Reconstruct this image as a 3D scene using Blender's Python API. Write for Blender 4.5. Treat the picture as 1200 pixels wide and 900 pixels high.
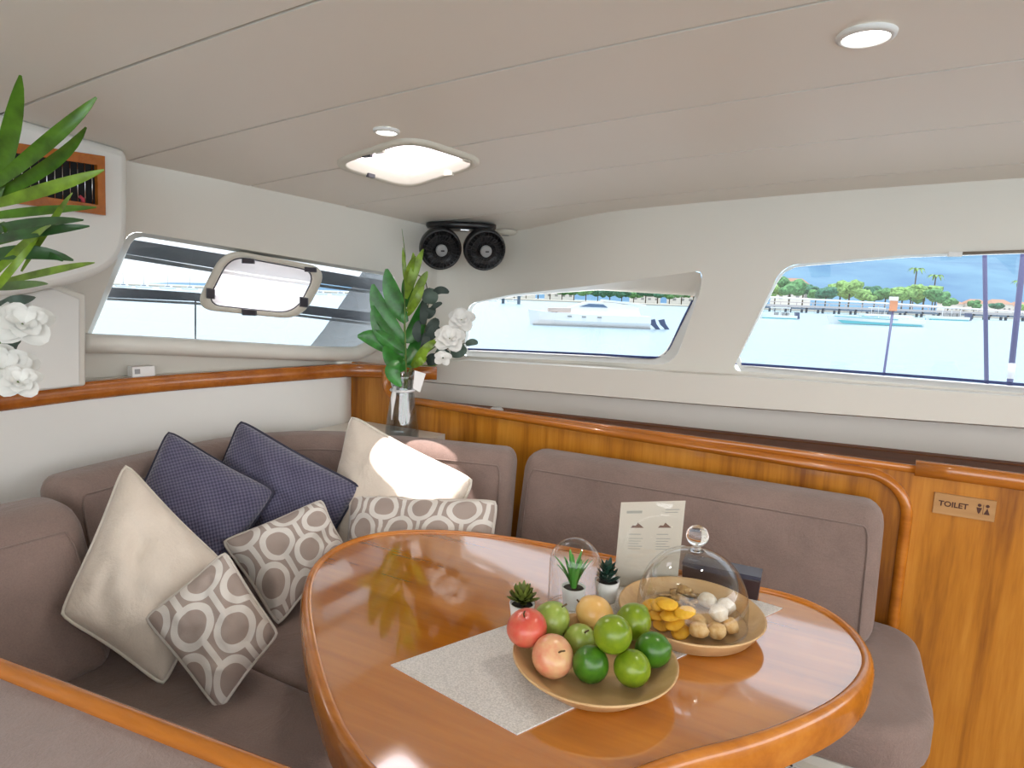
import bpy, bmesh, math, random
import numpy as np
from mathutils import Vector, Matrix, noise
from mathutils.geometry import delaunay_2d_cdt

for o in list(bpy.data.objects): bpy.data.objects.remove(o)
S = bpy.context.scene
COL = S.collection
rnd = random.Random(7)

# ------------------------------------------------------------------ camera
F = 740.0                                   # focal length in pixels of a 1200 x 900 frame
ROLL = math.atan(0.038)
H0 = 347.0                                  # row of the horizon at the centre column
CAM = np.array([0.0, 0.0, 1.32])
_p = math.atan((450 - H0) * math.cos(ROLL) / F)
_fw = np.array([0, math.cos(_p), -math.sin(_p)]); _r = np.array([1.0, 0, 0]); _u = np.cross(_r, _fw)
_c, _s = math.cos(ROLL), math.sin(ROLL)
RT = _c * _r + _s * _u; UP = -_s * _r + _c * _u; FW = _fw
cd = bpy.data.cameras.new('camera'); cam = bpy.data.objects.new('camera', cd); COL.objects.link(cam)
cd.sensor_fit = 'HORIZONTAL'; cd.sensor_width = 36.0; cd.lens = F / 1200 * 36.0
cd.clip_start = 0.02; cd.clip_end = 20000
cam.matrix_world = Matrix(((RT[0], UP[0], -FW[0], CAM[0]), (RT[1], UP[1], -FW[1], CAM[1]), (RT[2], UP[2], -FW[2], CAM[2]), (0, 0, 0, 1)))
S.camera = cam
# ------------------------------------------------------------------ light
SKY = 3.0
SUN = 7.0
EXPO = 0.6
w = bpy.data.worlds.new('world'); S.world = w; w.use_nodes = True
bgn = w.node_tree.nodes['Background']; bgn.inputs[0].default_value = (0.98, 0.98, 1.0, 1); bgn.inputs[1].default_value = SKY
sl = bpy.data.lights.new('sun', 'SUN'); sl.energy = SUN; sl.angle = math.radians(0.6); sl.color = (1, .95, .88)
sun = bpy.data.objects.new('sun', sl); COL.objects.link(sun)
sun.rotation_euler = Vector((.055, .09, -.97)).to_track_quat('-Z', 'Y').to_euler()
sun.location = (0, 0, 6)
S.view_settings.view_transform = 'Standard'; S.view_settings.look = 'None'
S.view_settings.exposure = EXPO; S.view_settings.gamma = 1.0; S.view_settings.use_curve_mapping = False

# ------------------------------------------------------------------ pixels to places
AX = np.array([0.8896, -0.4568]); AY = np.array([0.4568, 0.8896])      # u runs along the settee wall, v towards it
def W(u, v, z): return np.array([AX[0]*u + AY[0]*v, AX[1]*u + AY[1]*v, z])
def UV(P): return (P[0]*AX[0] + P[1]*AX[1], P[0]*AY[0] + P[1]*AY[1], P[2])
def ray(x, y): return RT*(x-600)/F + UP*(450-y)/F + FW
def pz(x, y, z):
    d = ray(x, y); return CAM + d*((z-CAM[2])/d[2])
def on_u(x, y, u):
    d = ray(x, y); return CAM + d*(u/(d[0]*AX[0]+d[1]*AX[1]))
def on_v(x, y, v):
    d = ray(x, y); return CAM + d*(v/(d[0]*AY[0]+d[1]*AY[1]))
def pd(x, y, dep): return CAM + ray(x, y)*dep
def on_plane(x, y, P, n):
    d = ray(x, y); n = np.array(n, float); return CAM + d*(n @ (np.array(P)-CAM))/(n @ d)
CS = 0.9
def zceil(u, v): return 1.32 + CS*0.54 + 0.043*u - 0.016*u*u/CS - 0.05*v - 0.011*v*v/CS
def on_ceil(x, y):
    r = ray(x, y); lo, hi = 0.0, 6.0
    f = lambda t: (CAM+t*r)[2] - zceil(*UV(CAM+t*r)[:2])
    for i in range(50):
        m = (lo+hi)/2
        if f(m) < 0: lo = m
        else: hi = m
    return CAM + lo*r
def vR(u):
    t = max(0.0, min(1.0, (-0.65-u)/0.6)); return 2.06 + 0.15*t*t*(3-2*t)
def uL(v, z):
    top = -1.64 + (v-1.04)*0.286; k = max(-.3, min(1.0, (z-1.05)/0.55)); return top - 0.22*(1-k)
def wall_g(P, off):
    u, v, z = UV(P); a = u-uL(v, z)+off; b = vR(u)-v+off; k = 0.22
    h = max(k-abs(a-b), 0)/k; return min(a, b) - h*h*k*0.25
def on_wall(x, y, off=0.0):
    r = ray(x, y); lo, hi = 0.0, 5.0
    for i in range(50):
        m = (lo+hi)/2
        if wall_g(CAM+m*r, off) > 0: lo = m
        else: hi = m
    return CAM + lo*r

# ------------------------------------------------------------------ object helpers
def link(name, me, mat=None, parent=None):
    o = bpy.data.objects.new(name, me); COL.objects.link(o)
    if mat is not None and me is not None: me.materials.append(mat)
    if parent is not None:
        o.parent = parent; o.matrix_parent_inverse = parent.get('_m', None) and Matrix() or PINV.get(parent.name, Matrix())
    return o
PINV = {}
def tag(o, label=None, cat=None, group=None, kind=None):
    if label: o['label'] = label
    if cat: o['category'] = cat
    if group: o['group'] = group
    if kind: o['kind'] = kind
    return o
def empty(name, loc, label, cat, group=None):
    o = bpy.data.objects.new(name, None); COL.objects.link(o); o.location = tuple(loc); o.empty_display_size = .05
    PINV[o.name] = Matrix.Translation(Vector(tuple(float(c) for c in loc))).inverted()
    return tag(o, label, cat, group)
def mesh(name, V, Fc, mat, parent=None, smooth=True, fix=True):
    me = bpy.data.meshes.new(name)
    me.from_pydata([tuple(float(c) for c in v) for v in V], [], [tuple(int(i) for i in f) for f in Fc])
    if fix:
        b = bmesh.new(); b.from_mesh(me); bmesh.ops.recalc_face_normals(b, faces=b.faces); b.to_mesh(me); b.free()
    if smooth:
        for p in me.polygons: p.use_smooth = True
    me.update()
    return link(name, me, mat, parent)
def sharp(o, ang=40):
    b = bmesh.new(); b.from_mesh(o.data)
    for e in b.edges:
        if len(e.link_faces) == 2 and e.calc_face_angle(0) > math.radians(ang): e.smooth = False
    b.to_mesh(o.data); b.free(); return o
def bevel(o, wd, seg=2):
    m = o.modifiers.new('bevel', 'BEVEL'); m.width = wd; m.segments = seg; m.limit_method = 'ANGLE'; m.angle_limit = .6; return o
class MB:
    def __init__(s): s.V = []; s.F = []
    def add(s, V, Fc):
        n = len(s.V); s.V += [np.array(v, float) for v in V]; s.F += [tuple(i+n for i in f) for f in Fc]; return s
    def build(s, name, mat, parent=None, smooth=True): return mesh(name, s.V, s.F, mat, parent, smooth)
def loft(loops, cap0=True, cap1=True, closed=True):
    n = len(loops[0]); V = []; Fc = []
    for L in loops: V += [np.array(p, float) for p in L]
    for k in range(len(loops)-1):
        for i in range(n if closed else n-1):
            j = (i+1) % n; Fc.append((k*n+i, k*n+j, (k+1)*n+j, (k+1)*n+i))
    if cap0: Fc.append(tuple(range(n))[::-1])
    if cap1: Fc.append(tuple((len(loops)-1)*n+i for i in range(n)))
    return V, Fc
def frame_of(t):
    t = t/np.linalg.norm(t); a = np.array([0, 0, 1.0]) if abs(t[2]) < .9 else np.array([1.0, 0, 0])
    x = np.cross(t, a); x /= np.linalg.norm(x); return x, np.cross(x, t)
def tube(pts, r, seg=8, closed=False, caps=True):
    pts = [np.array(p, float) for p in pts]; n = len(pts); loops = []; x0 = None
    for i, p in enumerate(pts):
        t = (pts[(i+1) % n]-pts[i-1]) if closed else pts[min(i+1, n-1)]-pts[max(i-1, 0)]
        t = t/(np.linalg.norm(t)+1e-12)
        if x0 is None: x, y = frame_of(t)
        else:
            x = x0-(x0 @ t)*t; x /= np.linalg.norm(x)+1e-12; y = np.cross(x, t)
        x0 = x; rr = r[i] if isinstance(r, (list, tuple)) else r
        loops.append([p+rr*(math.cos(2*math.pi*k/seg)*x+math.sin(2*math.pi*k/seg)*y) for k in range(seg)])
    if closed: loops.append(loops[0])
    return loft(loops, caps and not closed, caps and not closed)
def lathe(prof, c, axis=(0, 0, 1), n=32, caps=True):
    c = np.array(c, float); t = np.array(axis, float); t /= np.linalg.norm(t); x, y = frame_of(t)
    loops = [[c+h*t+r*(math.cos(2*math.pi*k/n)*x+math.sin(2*math.pi*k/n)*y) for k in range(n)] for r, h in prof]
    return loft(loops, caps, caps)
def box(c, sx, sy, sz, X=(1, 0, 0), Y=(0, 1, 0), Z=(0, 0, 1)):
    c = np.array(c, float); X = np.array(X, float)*sx/2; Y = np.array(Y, float)*sy/2; Z = np.array(Z, float)*sz/2
    V = [c+a*X+b*Y+d*Z for d in (-1, 1) for a, b in ((-1, -1), (1, -1), (1, 1), (-1, 1))]
    return V, [(3, 2, 1, 0), (4, 5, 6, 7), (0, 1, 5, 4), (1, 2, 6, 5), (2, 3, 7, 6), (3, 0, 4, 7)]
U3 = np.array([AX[0], AX[1], 0]); V3 = np.array([AY[0], AY[1], 0]); Z3 = np.array([0, 0, 1.0])
def uvbox(u0, u1, v0, v1, z0, z1): return box(W((u0+u1)/2, (v0+v1)/2, (z0+z1)/2), u1-u0, v1-v0, z1-z0, U3, V3)
def rpoly(P, r, n=6):
    P = [np.array(p, float) for p in P]; out = []; m = len(P)
    for i, p in enumerate(P):
        rr = r[i] if isinstance(r, (list, tuple)) else r
        if rr <= 0: out.append(p); continue
        a = P[i-1]-p; b = P[(i+1) % m]-p; la = np.linalg.norm(a); lb = np.linalg.norm(b)
        pa = p+a/la*min(rr, la*.48); pb = p+b/lb*min(rr, lb*.48)
        for k in range(n+1):
            t = k/n; out.append((1-t)**2*pa+2*t*(1-t)*p+t*t*pb)
    return out
def catmull(P, n=8, closed=True):
    P = [np.array(p, float) for p in P]; m = len(P); out = []
    for i in range(m if closed else m-1):
        g = (lambda k: P[k % m]) if closed else (lambda k: P[max(0, min(m-1, k))])
        a, b, c, d = g(i-1), g(i), g(i+1), g(i+2)
        for k in range(n):
            t = k/n; out.append(.5*((2*b)+(c-a)*t+(2*a-5*b+4*c-d)*t*t+(3*b-a-3*c+d)*t**3))
    if not closed: out.append(P[-1])
    return out
def resample(L, n, closed=False):
    L = [np.array(p, float) for p in L]; Q = L+[L[0]] if closed else L
    s = [0]
    for a, b in zip(Q, Q[1:]): s.append(s[-1]+np.linalg.norm(b-a))
    out = []
    for k in range(n):
        t = s[-1]*k/(n if closed else n-1); i = min(max(np.searchsorted(s, t)-1, 0), len(Q)-2)
        f = (t-s[i])/max(s[i+1]-s[i], 1e-9); out.append(Q[i]*(1-f)+Q[i+1]*f)
    return out
def inset(L, d):                                   # 2-D closed loop moved inwards by d
    L = [np.array(p[:2], float) for p in L]; n = len(L)
    ar = sum(L[i-1][0]*L[i][1]-L[i][0]*L[i-1][1] for i in range(n)); sg = 1 if ar > 0 else -1
    out = []
    for i in range(n):
        t = L[(i+1) % n]-L[i-1]; t /= np.linalg.norm(t)+1e-12; out.append(L[i]+sg*d*np.array([-t[1], t[0]]))
    return out
def inside(p, L):
    x, y = p; c = False; n = len(L)
    for i in range(n):
        x1, y1 = L[i-1][0], L[i-1][1]; x2, y2 = L[i][0], L[i][1]
        if (y1 > y) != (y2 > y) and x < (x2-x1)*(y-y1)/(y2-y1)+x1: c = not c
    return c
def sheet(outer, holes, step):                     # triangulated 2-D region with holes
    pts = []; ed = []
    for L in [outer]+holes:
        k = len(pts); pts += [Vector((p[0], p[1])) for p in L]; ed += [(k+i, k+(i+1) % len(L)) for i in range(len(L))]
    xs = [p[0] for p in outer]; ys = [p[1] for p in outer]
    x = min(xs)+step/2
    while x < max(xs):
        y = min(ys)+step/2
        while y < max(ys):
            q = (x+rnd.uniform(-.05, .05)*step, y+rnd.uniform(-.05, .05)*step)
            if inside(q, outer) and not any(inside(q, h) for h in holes): pts.append(Vector(q))
            y += step
        x += step
    v, e, f, *_ = delaunay_2d_cdt(pts, ed, [], 0, 1e-6)
    keep = []
    for t in f:
        c = (sum(v[i][0] for i in t)/3, sum(v[i][1] for i in t)/3)
        if inside(c, outer) and not any(inside(c, h) for h in holes): keep.append(tuple(t))
    return [(p[0], p[1]) for p in v], keep

# ------------------------------------------------------------------ materials
def mat(name, col, rough=.5, metal=0, **kw):
    m = bpy.data.materials.new(name); m.use_nodes = True; b = m.node_tree.nodes['Principled BSDF']
    b.inputs['Base Color'].default_value = (*col, 1); b.inputs['Roughness'].default_value = rough; b.inputs['Metallic'].default_value = metal
    for k, v in kw.items(): b.inputs[k].default_value = v
    return m
class NT:
    def __init__(s, m): s.t = m.node_tree; s.b = s.t.nodes['Principled BSDF']
    def n(s, ty, **kw):
        x = s.t.nodes.new(ty)
        for k, v in kw.items(): setattr(x, k, v)
        return x
    def l(s, a, b): s.t.links.new(a, b)
    def math(s, op, a, b=None, c=None):
        x = s.n('ShaderNodeMath', operation=op)
        for i, q in enumerate((a, b, c)):
            if q is None: continue
            if isinstance(q, (int, float)): x.inputs[i].default_value = q
            else: s.l(q, x.inputs[i])
        return x.outputs[0]
    def coord(s, kind='Object', scale=(1, 1, 1), rot=(0, 0, 0)):
        c = s.n('ShaderNodeTexCoord'); m = s.n('ShaderNodeMapping'); m.inputs['Scale'].default_value = scale; m.inputs['Rotation'].default_value = rot
        s.l(c.outputs[kind], m.inputs[0]); return m.outputs[0]
    def noise(s, vec, scale=5, detail=4, rough=.5, dist=0):
        x = s.n('ShaderNodeTexNoise'); x.inputs['Scale'].default_value = scale; x.inputs['Detail'].default_value = detail
        x.inputs['Roughness'].default_value = rough; x.inputs['Distortion'].default_value = dist; s.l(vec, x.inputs['Vector']); return x.outputs['Fac']
    def ramp(s, fac, stops):
        x = s.n('ShaderNodeValToRGB'); e = x.color_ramp.elements
        while len(e) < len(stops): e.new(.5)
        for i, (p, c) in enumerate(stops): e[i].position = p; e[i].color = (*c, 1)
        s.l(fac, x.inputs[0]); return x.outputs[0]
    def bump(s, h, st=.2, dist=.01):
        x = s.n('ShaderNodeBump'); x.inputs['Strength'].default_value = st; x.inputs['Distance'].default_value = dist
        s.l(h, x.inputs['Height']); s.l(x.outputs[0], s.b.inputs['Normal'])
    def col(s, c): s.l(c, s.b.inputs['Base Color'])
ANG = math.atan2(AX[1], AX[0])
def wood(name, c0, c1, c2, grain='u', rough=.25, coat=.0, freq=1.0):
    m = mat(name, c1, rough); t = NT(m)
    if coat: t.b.inputs['Coat Weight'].default_value = min(coat, 1); t.b.inputs['Coat Roughness'].default_value = .05; t.b.inputs['Coat IOR'].default_value = 2.6 if coat >= 1 else 1.6
    sc = {'u': (1.2, 14, 14), 'z': (14, 14, 1.0)}[grain]
    # coordinates turned so that x runs along the settee wall
    c = t.n('ShaderNodeTexCoord'); r = t.n('ShaderNodeVectorRotate', rotation_type='Z_AXIS'); r.inputs['Angle'].default_value = -ANG
    t.l(c.outputs['Object'], r.inputs['Vector'])
    mp = t.n('ShaderNodeMapping'); mp.inputs['Scale'].default_value = tuple(q*freq for q in sc); t.l(r.outputs[0], mp.inputs[0])
    n1 = t.noise(mp.outputs[0], 1.0, 5, .6, .4)
    mp2 = t.n('ShaderNodeMapping'); mp2.inputs['Scale'].default_value = tuple(q*7*freq for q in sc); t.l(r.outputs[0], mp2.inputs[0])
    n2 = t.noise(mp2.outputs[0], 1.0, 3, .6)
    k_ = .10 if coat >= 1 else .25; f = t.math('ADD', t.math('MULTIPLY', n1, 1-k_), t.math('MULTIPLY', n2, k_))
    t.col(t.ramp(f, [(.32, c0), (.5, c1), (.68, c2)])); (t.bump(n2, .03, .002) if coat < 1 else None)
    return m
M = {}
M['table'] = wood('table_wood', (.33, .090, .002), (.49, .150, .004), (.60, .205, .010), 'u', .12, 1.0)
M['trim'] = wood('trim_wood', (.34, .105, .008), (.48, .155, .014), (.58, .21, .025), 'u', .22, .4)
M['panel'] = wood('panel_wood', (.23, .070, .005), (.48, .180, .014), (.62, .270, .035), 'z', .3, .2)
M['dkwood'] = wood('shelf_wood', (.14, .04, .008), (.20, .06, .012), (.27, .085, .018), 'u', .6, 0)
M['redwood'] = wood('ledge_wood', (.29, .075, .008), (.41, .118, .012), (.50, .16, .02), 'u', .25, .3)
def fabric(name, c, var=.12, sc=300, rough=.9, mott=6.0):
    m = mat(name, c, rough); t = NT(m); co = t.coord('Object'); n = t.noise(co, sc, 3, .7); g = t.noise(co, mott, 5, .65)
    f = t.math('ADD', t.math('MULTIPLY', n, .4), t.math('MULTIPLY', g, .6))
    t.col(t.ramp(f, [(.3, tuple(q*(1-var) for q in c)), (.7, tuple(min(1, q*(1+var)) for q in c))])); t.bump(t.math('ADD', t.math('MULTIPLY', n, .12), t.math('MULTIPLY', t.noise(co, 9, 5, .6, 1.2), 1.0)), .5, .012)
    t.b.inputs['Sheen Weight'].default_value = .25; t.b.inputs['Sheen Roughness'].default_value = .5
    return m
M['taupe'] = fabric('taupe_velour', (.235, .165, .14), .24)
M['taupe_d'] = fabric('taupe_seam', (.22, .155, .13), .1)
M['taupe2'] = fabric('taupe_rib', (.30, .225, .20), .14)
M['cream_f'] = fabric('cream_satin', (.72, .63, .53), .06, 200, .55)
M['cream_p'] = fabric('cream_piping', (.70, .65, .56), .04, 200, .6)
M['base'] = mat('settee_base', (.78, .77, .70), .45)
def painted(name, c, rough=.45, b=.04):
    m = mat(name, c, rough); t = NT(m); n = t.noise(t.coord('Object'), 40, 4); t.bump(n, b, .002); return m
M['wall'] = painted('cream_gelcoat', (.735, .705, .635), .38)
M['wallw'] = painted('white_panel', (.77, .76, .72), .3)
M['ceil'] = painted('ceiling_vinyl', (.82, .77, .70), .5, .08)
M['seam'] = mat('ceiling_seam', (.10, .06, .04), .8)
M['white'] = mat('white_plastic', (.80, .80, .78), .35)
M['frame'] = mat('hatch_frame', (.66, .62, .53), .4)
M['black'] = mat('black_plastic', (.012, .012, .014), .3)
M['dark'] = mat('dark_slot', (.004, .004, .005), .8)
M['grey'] = mat('grey_plastic', (.30, .30, .30), .5)
M['latch'] = mat('latch_plastic', (.05, .048, .06), .4)
M['steel'] = mat('steel', (.6, .6, .62), .25, 1.0)
M['gasket'] = mat('blue_gasket', (.04, .06, .20), .4)
M['floor'] = wood('floor_wood', (.20, .10, .045), (.30, .16, .07), (.38, .21, .10), 'u', .4)
def pane(name, tint=(1, 1, 1), refl=.06, rough=.0, blend=.25):
    m = bpy.data.materials.new(name); m.use_nodes = True; t = m.node_tree; t.nodes.clear()
    o = t.nodes.new('ShaderNodeOutputMaterial'); mx = t.nodes.new('ShaderNodeMixShader'); tr = t.nodes.new('ShaderNodeBsdfTransparent'); gl = t.nodes.new('ShaderNodeBsdfGlossy')
    lw = t.nodes.new('ShaderNodeLayerWeight'); lw.inputs[0].default_value = blend
    ma = t.nodes.new('ShaderNodeMath'); ma.operation = 'MULTIPLY_ADD'; ma.inputs[1].default_value = .8; ma.inputs[2].default_value = refl
    pw = t.nodes.new('ShaderNodeMath'); pw.operation = 'POWER'; pw.inputs[1].default_value = 2.2
    t.links.new(lw.outputs['Facing'], pw.inputs[0]); t.links.new(pw.outputs[0], ma.inputs[0])
    tr.inputs[0].default_value = (*tint, 1); gl.inputs['Roughness'].default_value = rough
    t.links.new(ma.outputs[0], mx.inputs[0]); t.links.new(tr.outputs[0], mx.inputs[1]); t.links.new(gl.outputs[0], mx.inputs[2]); t.links.new(mx.outputs[0], o.inputs[0])
    return m
M['glass'] = pane('window_glass', (.285, .315, .338), .02)
M['tint'] = pane('hatch_acrylic', (.95, .87, .90), .03)
M['dome'] = pane('dome_glass', (.96, .97, .97), .045, .0, .42)
M['vase'] = pane('vase_glass', (.80, .83, .84), .10)
M['solidglass'] = mat('solid_glass', (1, 1, 1), .02, 0, **{'Transmission Weight': 1.0, 'IOR': 1.45})

# ------------------------------------------------------------------ the room: ceiling
hatch_px = [(383, 190), (480, 157), (574, 188), (478, 219)]
hatch_uv = [UV(on_ceil(*p))[:2] for p in hatch_px]
hc = np.mean([np.array(q) for q in hatch_uv], axis=0)
def hatch_loop(k, rr=.075): return rpoly([hc+(np.array(q)-hc)*k for q in hatch_uv], rr*k, 7)
hole = hatch_loop(.88)
UMIN, UMAX, VMIN, VMAX = -2.05, 2.6, -1.15, 2.30
def ceil_sheet(u0, u1, v0, v1, dz, step=.16):
    outer = []
    nu = int((u1-u0)/.12)
    outer += [(u0+(u1-u0)*i/nu, v0) for i in range(nu)]+[(u1, v0)]+[(u1-(u1-u0)*i/nu, v1) for i in range(nu)]+[(u0, v1)]
    cross = any(v0-.01 < h[1] < v1+.01 for h in hole)
    P, Fc = sheet(outer, [hole] if cross else [], step)
    return [W(u, v, zceil(u, v)+dz) for u, v in P], Fc
V, Fc = ceil_sheet(UMIN, UMAX, VMIN, VMAX, .012, .3)
ceiling = mesh('ceiling', V, Fc, M['seam']); tag(ceiling, 'cambered cabin ceiling lined with pale vinyl panels', kind='structure')
vs = [.72+.303*k for k in range(-6, 6)]
vs[-1] = VMAX
lo = VMIN
for k, v1 in enumerate(vs):
    if v1 <= lo+.03: continue
    V, Fc = ceil_sheet(UMIN, UMAX, lo+.0032, v1-.0032, 0)
    o = mesh('ceiling_panel', V, Fc, M['ceil'], ceiling, False)
    md = o.modifiers.new('thick', 'SOLIDIFY'); md.thickness = .009; md.offset = -1 if o.data.polygons[0].normal.z < 0 else 1
    lo = v1

# ------------------------------------------------------------------ the room: window walls
def rp(P, r): return rpoly(P, r, 5)
win1 = rp([(98, 402), (151, 270), (462, 321), (468, 350), (432, 411)], [3, 14, 10, 20, 10])          # open porthole wall
win2 = rp([(543, 417), (549, 356), (600, 345), (700, 334), (823, 317), (821, 340), (790, 428)], [4, 10, 8, 30, 8, 8, 22])
win3 = rp([(858, 434), (917, 311), (1060, 299), (1420, 287), (1420, 478)], [10, 20, 20, 10, 10])
gl1 = rp([(105, 398), (157, 276), (458, 324), (462, 350), (430, 408)], [3, 12, 10, 18, 8])
gl2 = rp([(547, 410), (555, 356), (604, 347), (700, 340), (818, 347), (812, 352), (776, 420)], [4, 8, 8, 10, 6, 6, 16])
gl3 = rp([(862, 427), (920, 314), (1060, 302), (1415, 290), (1415, 470)], [8, 16, 20, 10, 10])
SPLIT = 512
def zc_on_wall(x):
    # row of the wall / ceiling line in column x
    lo, hi = -500.0, 400.0
    for i in range(40):
        m = (lo+hi)/2; P = on_wall(x, m); u, v, z = UV(P)
        if z > zceil(u, v): lo = m
        else: hi = m
    return lo
def wall_mesh(name, x0, x1, ybot, holes, glasses, off, matl, step=26):
    nx = int((x1-x0)/17); xs = [x0+(x1-x0)*i/nx for i in range(nx+1)]
    outer = [(x, zc_on_wall(x)-6) for x in xs]+[(x, ybot(x)) for x in xs[::-1]]
    P, Fc = sheet(outer, holes, step)
    mb = MB(); mb.add([on_wall(x, y) for x, y in P], Fc)
    o = mb.build(name, matl)
    r = MB()
    for h, g in zip(holes, glasses):
        n = 96; H = resample(h, n, True); G = resample(g, n, True)
        mid = [on_wall(a[0]*.75+b[0]*.25, a[1]*.75+b[1]*.25, off*.25) for a, b in zip(H, G)]
        V, Q = loft([[on_wall(*p) for p in H], mid, [on_wall(p[0], p[1], off) for p in G]], False, False); r.add(V, Q)
    rev = r.build('window_reveal', M['wall'], o)
    return o
wl = wall_mesh('wall_left', -160, SPLIT, lambda x: 452+ (60-x)*.03 if x < 60 else 452, [win1], [gl1], .05, M['wall'])
tag(wl, 'cream moulded cabin wall with a long slanted window', kind='structure')
wr = wall_mesh('wall_right', SPLIT, 2600, lambda x: 452+(x-500)*.055+max(0, x-1200)*.02, [win2, win3], [gl2, gl3], .06, M['wall'])
tag(wr, 'cream moulded cabin wall with two swept windows', kind='structure')
def window(name, g, off, label, gasket_pts=None, holes=[]):
    P, Fc = sheet([tuple(p) for p in resample(g, 96, True)], holes, 24)
    o = mesh(name, [on_wall(x, y, off-.004) for x, y in P], Fc, M['glass'])
    tag(o, label, kind='structure')
    if gasket_pts: 
        V, Q = tube([on_wall(x, y, off-.009) for x, y in catmull(gasket_pts, 6, False)], .0045, 6); mesh('gasket', V, Q, M['gasket'], o)
    return o
ppx = [(226, 362), (262, 291), (386, 314), (354, 375)]; pc = np.mean([np.array(p, float) for p in ppx], axis=0)
window('window_1', gl1, .05, 'long slanted window around the opening porthole', holes=[[tuple(q) for q in rpoly([pc+(np.array(p)-pc)*.96 for p in ppx], 25, 7)]])
window('window_2', gl2, .06, 'swept window looking out on the moored motor yacht', [(545, 409), (600, 411), (690, 415), (768, 419), (779, 416), (786, 406), (800, 376), (812, 352)])
window('window_3', gl3, .06, 'wide window looking out on the pier and hills', [(861, 426), (950, 432), (1100, 443), (1250, 455), (1400, 468)])
# overhang under the front windows and the recess below it
def ribbon(pxA, pxB, fA, fB, n=30):
    A = resample(pxA, n); B = resample(pxB, n); return [fA(*p) for p in A], [fB(*p) for p in B]
top_px = [(496, 424), (545, 421), (862, 440), (1200, 464), (1440, 483), (2600, 575)]; low_px = [(496, 447), (545, 451), (840, 475), (1200, 501), (1440, 519), (2600, 606)]
VO = 2.02
A = [on_wall(p[0], p[1]-1.5, .01) for p in resample(top_px, 80)]
def on_oh(x, y):
    # front of the padded overhang: the settee wall moved inwards, rounded into the corner
    return on_v(x, y, 2.0)
B0 = [on_oh(p[0], p[1]+1) for p in resample(top_px, 80)]
B = [on_oh(p[0], p[1]+4) for p in resample(top_px, 80)]; C2 = [on_oh(*p) for p in resample(low_px, 80)]
C3 = [np.array([p[0], p[1], p[2]])+V3*.02-Z3*.006 for p in C2]
D = [p+V3*(.26) for p in C3]
V, Q = loft([A, B0, B, C2, C3, D], False, False, closed=False)
tag(sharp(mesh('trim_1', V, Q, M['wall']), 50), 'pale padded ledge running under the front windows', kind='structure')
ZS = .897
def vrec(u): return 2.05+(u+1.38)*.11
rec = MB(); us = [-1.62+i*.1 for i in range(43)]
rec.add(*loft([[W(u, vrec(u), ZS-.05) for u in us], [W(u, vrec(u)+.01, 1.075) for u in us]], False, False, closed=False))
tag(rec.build('trim_2', M['wall']), 'shaded cream recess behind the wooden shelf', kind='structure')
# shelf and bulkhead of varnished wood
VP = 1.84
sh = MB(); sh.add(*loft([[W(u, VP+.01, ZS-.03) for u in us], [W(u, VP+.01, ZS) for u in us], [W(u, vrec(u)+.01, ZS) for u in us], [W(u, vrec(u)+.01, ZS-.03) for u in us]], False, False, closed=False))
shelf = tag(sh.build('shelf', M['dkwood'], smooth=False), 'dark varnished shelf along the wall under the front windows', kind='structure')
back_strip = MB(); back_strip.add(*loft([[W(u, vrec(u)-.035, ZS) for u in us], [W(u, vrec(u)-.035, ZS+.004) for u in us], [W(u, vrec(u)+.01, ZS+.004) for u in us]], False, False, closed=False))
back_strip.build('back_strip', M['dkwood'], shelf, False)
# bulkhead panel: outline in (u, z), with the scooped corner beside the ledge
bo = [(-1.66, .10), (2.5, .10), (2.5, .93), (-1.40, .93)] + [(-1.40-.085*math.sin(a), .985-.065*math.cos(a)) for a in [math.pi/2*i/8 for i in range(1, 9)]] + [(-1.485, 1.05), (-1.66, 1.05)]
def plate(outline, f, g):
    n = len(outline); return loft([[f(*p) for p in outline], [g(*p) for p in outline]])
V, Q = plate(bo, lambda u, z: W(u, VP, z), lambda u, z: W(u, VP+.03, z))
wb = tag(sharp(mesh('wall_bulkhead', V, Q, M['panel']), 30), 'varnished teak bulkhead behind the settee', kind='structure')
def mould(path, wd, dp, name, matl, parent, vface=VP, seg=10):
    # half round moulding along a path in (u, z) standing proud of the bulkhead
    P = [np.array(p, float) for p in path]; loops = []
    for i, p in enumerate(P):
        t = P[min(i+1, len(P)-1)]-P[max(i-1, 0)]; t /= np.linalg.norm(t); nn = np.array([-t[1], t[0]])
        L = [W(p[0]+nn[0]*wd/2, p[1]+nn[1]*wd/2, 0)*0]
        L = []
        for k in range(seg+1):
            a = math.pi*k/seg; q = p+nn*wd/2*math.cos(a); h = dp*math.sin(a)**.7 if 0 < k < seg else 0
            L.append(W(q[0], vface-h, q[1]))
        L.append(W(P[i][0]-nn[0]*wd/2, vface+.005, P[i][1]-nn[1]*wd/2)); L.append(W(P[i][0]+nn[0]*wd/2, vface+.005, P[i][1]+nn[1]*wd/2))
        loops.append(L)
    return mesh(name, *loft(loops), matl, parent)
arc = lambda cu, cz, r, a0, a1, n=10: [(cu+r*math.cos(a0+(a1-a0)*i/n), cz+r*math.sin(a0+(a1-a0)*i/n)) for i in range(n+1)]
path = [(-1.465, 1.04), (-1.465, 1.01)]+arc(-1.395, 1.0, .07, math.pi, 1.5*math.pi)+[(-1.3+.1*i, .932-.0022*i) for i in range(14)]+arc(.095, .803, .10, math.pi/2, 0)+[(.195, .7), (.195, .5), (.195, .36)]
mould(path, .027, .022, 'frame_moulding', M['trim'], wb)
mould([(.20+.1*i, .932) for i in range(24)], .040, .016, 'shelf_nosing', M['trim'], wb)
mould([(-1.36+.1*i, .928) for i in range(17)], .020, .006, 'shelf_nosing', M['trim'], wb)
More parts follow.
